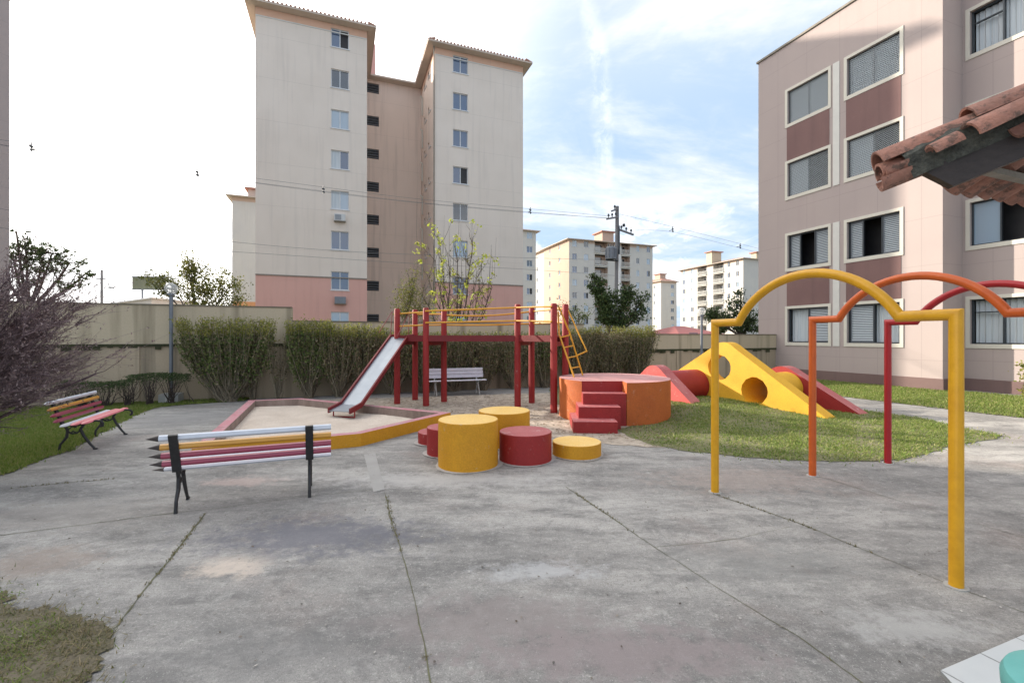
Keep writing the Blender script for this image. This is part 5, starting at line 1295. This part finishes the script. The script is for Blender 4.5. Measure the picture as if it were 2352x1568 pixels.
tree('garden_tree', b, 'dark-leaved tree above the wall next to the mauve building', (0,0,1.6),
     [cl(1690,690,26,22,Y,b,n1=14,n2=420), cl(1720,720,26,28,Y,b,n1=14,n2=900), cl(1675,722,26,16,Y,b,n1=12,n2=600), cl(1710,752,36,18,Y,b,n1=12,n2=900), cl(1640,718,22,12,Y,b,n1=9,n2=600), cl(1700,672,16,10,Y,b,n1=7,n2=150)], 'dleaf', .055, 'barkd', tr=.12, twig_r=.018, spread=.26)
Y = 30; b = Pg(1640, Y)
tree('bushy_tree', b, 'rounder green tree further off behind the second lamp post', (0,0,1.4),
     [cl(1640,722,26,14,Y,b,n1=12,n2=900), cl(1650,745,30,14,Y,b,n1=10,n2=900)], 'gleaf', .07, 'bark', tr=.12, twig_r=.02)
# leafy shrub at the right edge
b = (11.35, 9.75)
tree('garden_shrub', b, 'bright green shrub on the grass at the right picture edge', (0,0,.3), [(0,0,.85,.36,.36,.4,30,900),(-.12,0,.5,.25,.25,.25,12,300)], 'hleafy', .035, 'bark', tr=.02, twig_r=.006, cat='shrub', spread=.2)
# ------------------------------------------------------------------ power pole and wires
PO = (6.7, 29.0)
def pole():
    t = empty('power_pole', PO, A0, 'concrete power pole with crossarms and transformer in front of the far blocks', 'power pole')
    zt = H+(HY-474)/F*29
    MB().tube([(0,0,-.1),(0,0,zt)], [.2,.11], 10).build('mast', M['polec'], t, True)
    MB().tube([(.05,-.16,0),(.05,-.16,H+(HY-585)/F*29)], .07, 8).build('conduit', M['globe'], t, True)
    MB().tube([(.03,-.17,H+(HY-585)/F*29),(.03,-.15,H+(HY-520)/F*29)], .06, 8).build('cable_sleeve', M['alu'], t, True)
    zz = lambda y: H+(HY-y)/F*29
    def arm(x0, x1, z0, z1, nins, up=1):
        a = MB(); a.bar((x0,-.12,z0),(x1,-.12,z1),.1,.1); o = a.build('crossarm', M['polec'], t)
        for i in range(nins):
            k = (i+.5)/nins; x = x0+(x1-x0)*k; z = z0+(z1-z0)*k
            MB().tube([(x,-.12,z+.05),(x,-.12,z+.16),(x,-.12,z+.18),(x,-.12,z+.28*up+.02)], [.03,.03,.075,.05], 8).build('insulator', M['alu'], o, True)
    arm(-.85, -.05, zz(507), zz(500), 3); arm(.05, 1.15, zz(528), zz(537), 3); arm(-.5,-.02, zz(488), zz(481), 1)
    MB().tube([(.42,-.12,zz(520)),(.42,-.12,zz(514))], .09, 8).build('cutout_fuse', M['alu'], t, True)
    x = -.62; z0, z1 = zz(598), zz(573)
    mb = MB(); mb.tube([(x,-.25,z0),(x,-.25,z1),(x,-.25,z1+.06)], [.33,.33,.26], 16)
    for i in range(10):
        an = i*math.pi/5; mb.bar((x+.34*math.cos(an),-.25+.34*math.sin(an),z0+.08),(x+.34*math.cos(an),-.25+.34*math.sin(an),z1-.08),.03,.05)
    o = mb.build('transformer', M['galv'], t, True)
    for i in (-1,0,1): MB().tube([(x+i*.16,-.25,z1+.05),(x+i*.16,-.25,z1+.3)], [.05,.03], 6).build('bushing', M['alu'], o)
    MB().bar((-.9,-.1,z0-.05),(0,-.1,z0-.05),.08,.08).build('bracket', M['alu'], t)
pole()
def wire(pix, label, n=24, gr='overhead wires across the street', rad=.0085, spacers=(), off=0):
    """pix: picture points along the street line; sag follows them"""
    pts = []
    for x, y in pix:
        s, z = fac(PO, u0, x, y); pts.append(Vector((PO[0]+u0[0]*s+off*-.353, PO[1]+u0[1]*s+off*.936, z)))
    out = []
    for i in range(len(pts)-1):
        p0 = pts[max(i-1,0)]; p1 = pts[i]; p2 = pts[i+1]; p3 = pts[min(i+2,len(pts)-1)]
        for k in range(8):
            q = k/8; out.append(.5*((2*p1)+(p2-p0)*q+(2*p0-5*p1+4*p2-p3)*q*q+(3*p1-p0-3*p2+p3)*q**3))
    out.append(pts[-1]); o0 = out[0].copy()
    t = MB(); t.tube([p - o0 for p in out], rad, 5); o = t.build('overhead_wire', M['wire']); o.location = o0; tag(o, label, 'wire', gr); return o
wire([(-200,292),(72,332),(453,391),(743,430),(968,458),(1218,480),(1404,497)], 'top wire of the spaced bundle that meets the upper crossarm of the pole')
wire([(-200,304),(72,344),(453,402),(743,441),(968,467),(1218,489),(1404,501)], 'lower wire of the spaced bundle that meets the upper crossarm of the pole')
wire([(-200,298),(72,338),(453,397),(743,435),(968,462),(1218,484),(1404,499)], 'middle wire of the spaced bundle passing in front of the tower', off=.3)
wire([(-200,452),(25,483),(280,519),(530,555),(843,580),(1203,592),(1400,597)], 'single wire crossing the tower below its sixth row of windows')
wire([(-100,508),(205,548),(400,567),(590,580),(968,605),(1203,617),(1416,632)], 'lowest long wire crossing the tower just above its pink base', off=.2)
wire([(1424,492),(1545,521),(1700,560),(1900,612)], 'top wire falling away from the pole towards the mauve building')
wire([(1452,529),(1545,530),(1700,569),(1900,622)][:1]+[(1545,533),(1700,570),(1900,622)], 'lower wire falling away from the pole towards the mauve building')
def spacer(x, y, label):
    s, z = fac(PO, u0, x, y); t = empty('wire_spacer', (PO[0]+u0[0]*s, PO[1]+u0[1]*s, z), A0, label, 'wire spacer', 'spacers hanging on the overhead wires')
    mb = MB(); mb.tube([(0,0,-.2),(0,0,.2)], .022, 6); mb.tube([(-.06,0,.06),(.06,0,.02)], .04, 6); mb.tube([(-.04,0,-.1),(.07,0,-.13)], .035, 6); mb.tube([(0,-.05,-.02),(0,.35,-.02)], .02, 6); mb.build('bracket', M['alu'], t)
for x, y, l in ((72,338,'wire spacer silhouetted highest in the white sky at the left'),(453,397,'wire spacer in the white sky just before the tower'),(743,436,'wire spacer seen against the left wing of the tower'),(1218,484,'wire spacer in the sky at the right edge of the tower'),(1545,527,'wire spacer in the blue sky to the right of the pole'),(1700,565,'wire spacer close to the corner of the mauve building')): spacer(x, y, l)
# thin street pole, street lamp and billboard beyond the wall
def far_left():
    b = Pg(234, 50); t = empty('utility_pole', b, 0, 'thin dark utility pole next to the umbrella tree', 'utility pole'); MB().tube([(0,0,0),(0,0,H+(HY-620)/F*50)], [.16,.1], 8).build('mast', M['polec'], t); MB().bar((-.5,-.1,8.0),(.5,-.1,8.0),.1,.1).build('crossarm', M['polec'], t)
    b = Pg(262, 50); t = empty('street_lamp', b, 0, 'slender street lamp with small dark head between pole and billboard', 'street lamp'); zl = H+(HY-661)/F*50
    MB().tube([(0,0,0),(0,0,zl-.2),(-.1,0,zl)], .035, 6).build('pole', M['globe'], t); MB().box(-.55,-.05,-.12,.12,zl-.03,zl+.1).build('lamp_head', M['alu'], t)
    b = Pg(343, 45); t = empty('billboard', b, R(6), 'blank grey-green billboard on a post above the wall', 'billboard'); z0, z1 = H+(HY-664)/F*45, H+(HY-637)/F*45; w2 = (378-308)/2/F*45
    MB().box(-w2,w2,-.05,.05,z0,z1).build('panel', M['sign'], t); f_ = MB(); f_.box(-w2-.06,w2+.06,-.08,.08,z1+.003,z1+.08); f_.box(-w2-.06,w2+.06,-.08,.08,z0-.08,z0-.003); f_.build('frame', M['galv'], t)
    MB().tube([(-.7,.12,0),(-.7,.12,z1-.1)], .09, 8).build('post', M['galv'], t)
far_left()
# ------------------------------------------------------------------ tiled pavilion roof
def pavilion():
    C0 = Vector((2.125, 2.60, 2.60)); hip = Vector((.911,-.412,0)); sl_ = .40
    t = empty('pavilion', (2.155,2.60,0), 0, 'open pavilion corner with mossy clay tiles on a dark beam', 'pavilion')
    hd = (hip + Vector((0,0,sl_))).normalized(); o = Vector((0,0,C0.z)); r = random.Random(4)
    # dark hip rafter, seen from the side
    Lr = 3.0; sdv = hip.cross(Vector((0,0,1))).normalized()
    upv = hd.cross(sdv).normalized(); upv = upv if upv.z > 0 else -upv
    h2 = .085; mb = MB(); wv = sdv*.03; s0 = Vector((.13,-.10,2.46)); e0 = s0 + hd*Lr; sk = hd*.07
    vs = [s0-wv-upv*h2+sk, s0+wv-upv*h2+sk, s0+wv+upv*h2-sk*.4, s0-wv+upv*h2-sk*.4, e0-wv-upv*h2, e0+wv-upv*h2, e0+wv+upv*h2, e0-wv+upv*h2]
    mb.add(vs, [(0,3,2,1),(4,5,6,7),(0,1,5,4),(1,2,6,5),(2,3,7,6),(3,0,4,7)]); mb.build('hip_beam', M['beam'], t)
    # tile: half-round barrel, tapering, with thickness
    def barrel(mb, a, b, rad0, rad1, upd, conc=False, th=.013, span=math.pi*.98, n=12, m=0):
        d = (b-a).normalized(); sd = d.cross(upd).normalized(); u_ = sd.cross(d).normalized(); vs = []; sg = -1 if conc else 1
        for (p, rr) in ((a, rad0), (b, rad1)):
            for q in (0, th):
                for i in range(n+1):
                    an = -span/2 + span*i/n; vs.append(p + sd*math.sin(an)*(rr+q) + u_*sg*(math.cos(an)*(rr+q)))
        k = n+1; fs = []
        for i in range(n):
            fs += [(i, i+1, 2*k+i+1, 2*k+i), (k+i, 3*k+i, 3*k+i+1, k+i+1), (i, k+i, k+i+1, i+1), (2*k+i, 2*k+i+1, 3*k+i+1, 3*k+i)]
        fs += [(0, 2*k, 3*k, k), (n, k+n, 3*k+n, 2*k+n)]; mb.add(vs, fs, m)
    # hip caps along the top
    cap = MB(); base = Vector((-.03,.03,2.585)); 
    for i in range(7):
        a_ = base + hd*(i*.43) + upv*(.016*(i%2)); barrel(cap, a_ + Vector((r.uniform(-.008,.008),0,r.uniform(-.004,.004))), a_+hd*.5+upv*-.014, .078, .058, upv)
    cap.build('hip_tiles', M['tile'], t, True)
    # mossy mortar bed beside the caps, towards the viewer
    mo = MB(); pts1 = []; n = 60
    for i in range(n+1):
        k = i/n*2.9 + .08; c = base + hd*k; w_ = .12 + r.uniform(-.014,.014); pts1.append((c + upv*.03 + sdv*.055, c + sdv*w_*.85 - upv*(.02+r.uniform(-.01,.01)), c + sdv*(w_-.035) - upv*.15))
    vs = [q for p in pts1 for q in p]; mo.add(vs, [f for i in range(n) for f in ((3*i,3*i+3,3*i+4,3*i+1),(3*i+1,3*i+4,3*i+5,3*i+2))]); mo.build('mortar_bed', M['moss'], t, True)
    # cut tiles of the near plane poking out over the beam
    nt_ = MB()
    dd = (hd*.97 - sdv*.10 + upv*.05).normalized()
    for k, ln, ra, rb in ((.17,.13,.036,.04),(.34,.40,.062,.05),(.66,.40,.06,.05),(1.05,.42,.064,.05),(1.4,.42,.06,.05),(1.75,.42,.06,.05),(2.1,.42,.06,.05)):
        a_ = base + hd*k + sdv*.135 - upv*.075; barrel(nt_, a_, a_ + dd*ln, ra, rb, (upv+sdv*.35).normalized())
        if k > .3: barrel(nt_, a_ + hd*.16 + sdv*.02 - upv*.055, a_ + hd*.16 + sdv*.02 - upv*.05 + dd*.26, .045, .055, (upv+sdv*.3).normalized(), conc=True)
    nt_.build('edge_tiles', M['tile'], t, True)
    # corner tiles hanging at the tip
    tip = MB(); c = base
    barrel(tip, c - hd*.02 - upv*.045, c + hd*.20 - upv*.07, .052, .045, upv, span=math.pi*1.2)
    barrel(tip, c - hd*.04 - upv*.07 + sdv*.01, c + hd*.18 - upv*.085 + sdv*.03, .060, .055, upv, conc=True, span=math.pi*.95)
    barrel(tip, c - hd*.01 - upv*.035 + sdv*.035, c + hd*.20 - upv*.045 + sdv*.045, .045, .045, upv, conc=True)
    tip.build('corner_tiles', M['tile'], t, True)
    # far plane: columns of tiles running down to an eave along d, seen from below
    dV = Vector((.936,.353,0)); dn = Vector((-.353,.936,0)); slope = .50; dd = (-dn + Vector((0,0,slope))).normalized(); fp = MB(); upf = dV.cross(dd).normalized(); upf = upf if upf.z > 0 else -upf
    e0 = Vector((.04,-.0,2.565))
    for i in range(3, 18):
        st_ = e0 + dV*(.10 + i*.155)
        kmax = min(1.9, .10 + i*.155 * 1.05)
        for j in range(int(kmax/.36)+1):
            p = st_ + dd*(j*.36) + upf*(.012*j*0); jit = r.uniform(-.012,.012)
            ln = .42 if j < int(kmax/.36) else max(.14, kmax-j*.36+.05)
            barrel(fp, p - dd*(.03+jit) , p + dd*ln, .074, .062, upf, conc=True); barrel(fp, p + dV*.0775 + upf*.03 - dd*(.015+jit), p + dV*.0775 + upf*.03 + dd*ln, .064, .052, upf)
    fp.build('roof_tiles', M['tile'], t, True)
    lt = MB()
    for j in range(5):
        a_ = e0 + dd*(.16+j*.34) + dV*(.24 + j*.34) - upf*.10; lt.bar(a_, a_ + dV*(2.2 - j*.3), .05, .035)
    lt.build('battens', M['lath'], t)
    # posts and base that carry it, and the ring beam
    pb = MB()
    for q in (Vector((1.95,-.55,0)), Vector((2.45,.35,0))):
        pb.box(q.x-.06,q.x+.06,q.y-.06,q.y+.06,-.02,2.9 if q.y < 0 else 2.62)
    pb.build('posts', M['beam'], t)
    bp = MB(); bp.bar((1.9,-.9,2.95),(2.6,.9,2.65),.08,.12); bp.build('tie_beam', M['beam'], t)
pavilion()
# white tiled floor and teal stool
def patio():
    a = Vector((2.035,2.165)); b = a + Vector((.936,.353))*2.4; c = Vector((4.0,-.6)); d = Vector((1.30,-.6))
    a2 = Vector((1.55, .6))
    mb = MB(); mb.add([(p.x,p.y,z) for z in (-.01,.016) for p in (a,b,c,d)], [(0,1,5,4),(3,0,4,7),(4,7,6,5)]); mb.build('patio_floor', M['grout'])['kind'] = 'structure'
    tl = MB(); e1 = Vector((.936,.353)); e2 = Vector((.30,-.954)); poly = [tuple(a), tuple(b), tuple(c), tuple(d)]; n2 = Vector((.353,-.936))
    for i in range(-4, 8):
        for j in range(0, 9):
            p = a + e1*(i*.33) + n2*(j*.33); q = [p+e1*.003+n2*.003, p+e1*.327+n2*.003, p+e1*.327+n2*.327, p+e1*.003+n2*.327]
            ins = [inside((v.x,v.y), poly) for v in q]
            if all(ins): tl.add([(v.x,v.y,.020) for v in q], [(3,2,1,0)])
            elif any(ins):
                # clip to the slanting edge a-d
                out = []; ed = (d-a).normalized(); nn = Vector((-ed.y, ed.x)); nn = nn if nn.dot(Vector((3,0))-a) > 0 else -nn
                for k in range(4):
                    u_, v_ = q[k], q[(k+1)%4]; du = (u_-a).dot(nn); dv = (v_-a).dot(nn)
                    if du >= 0: out.append(u_)
                    if (du >= 0) != (dv >= 0): out.append(u_.lerp(v_, du/(du-dv)))
                if len(out) > 2 and all((v-a).dot(e1) < 2.5 for v in out): tl.add([(v.x,v.y,.020) for v in out], [tuple(range(len(out)))[::-1]])
    tl.build('patio_tiles', M['tilefloor'])['kind'] = 'structure'
    t = empty('round_stool', (1.90,1.44), 0, 'teal round stool on the white floor tiles in the corner', 'stool')
    n = 48; prof = [(.0,.36),(.20,.36),(.232,.37),(.243,.39),(.245,.43),(.235,.452),(.21,.462),(.0,.463)]; mb = MB(); vs = []
    for r_, z in prof: vs += [(r_*math.cos(2*math.pi*j/n), r_*math.sin(2*math.pi*j/n), z) for j in range(n)]
    mb.add(vs, [(i*n+j, i*n+(j+1)%n, (i+1)*n+(j+1)%n, (i+1)*n+j) for i in range(len(prof)-1) for j in range(n)]); mb.build('seat', M['teal'], t, True)
    mb = MB(); mb.tube([(0,0,.015),(0,0,.05),(0,0,.30),(0,0,.365)], [.14,.11,.10,.16], 24); mb.build('pedestal', M['teal'], t, True)
patio()
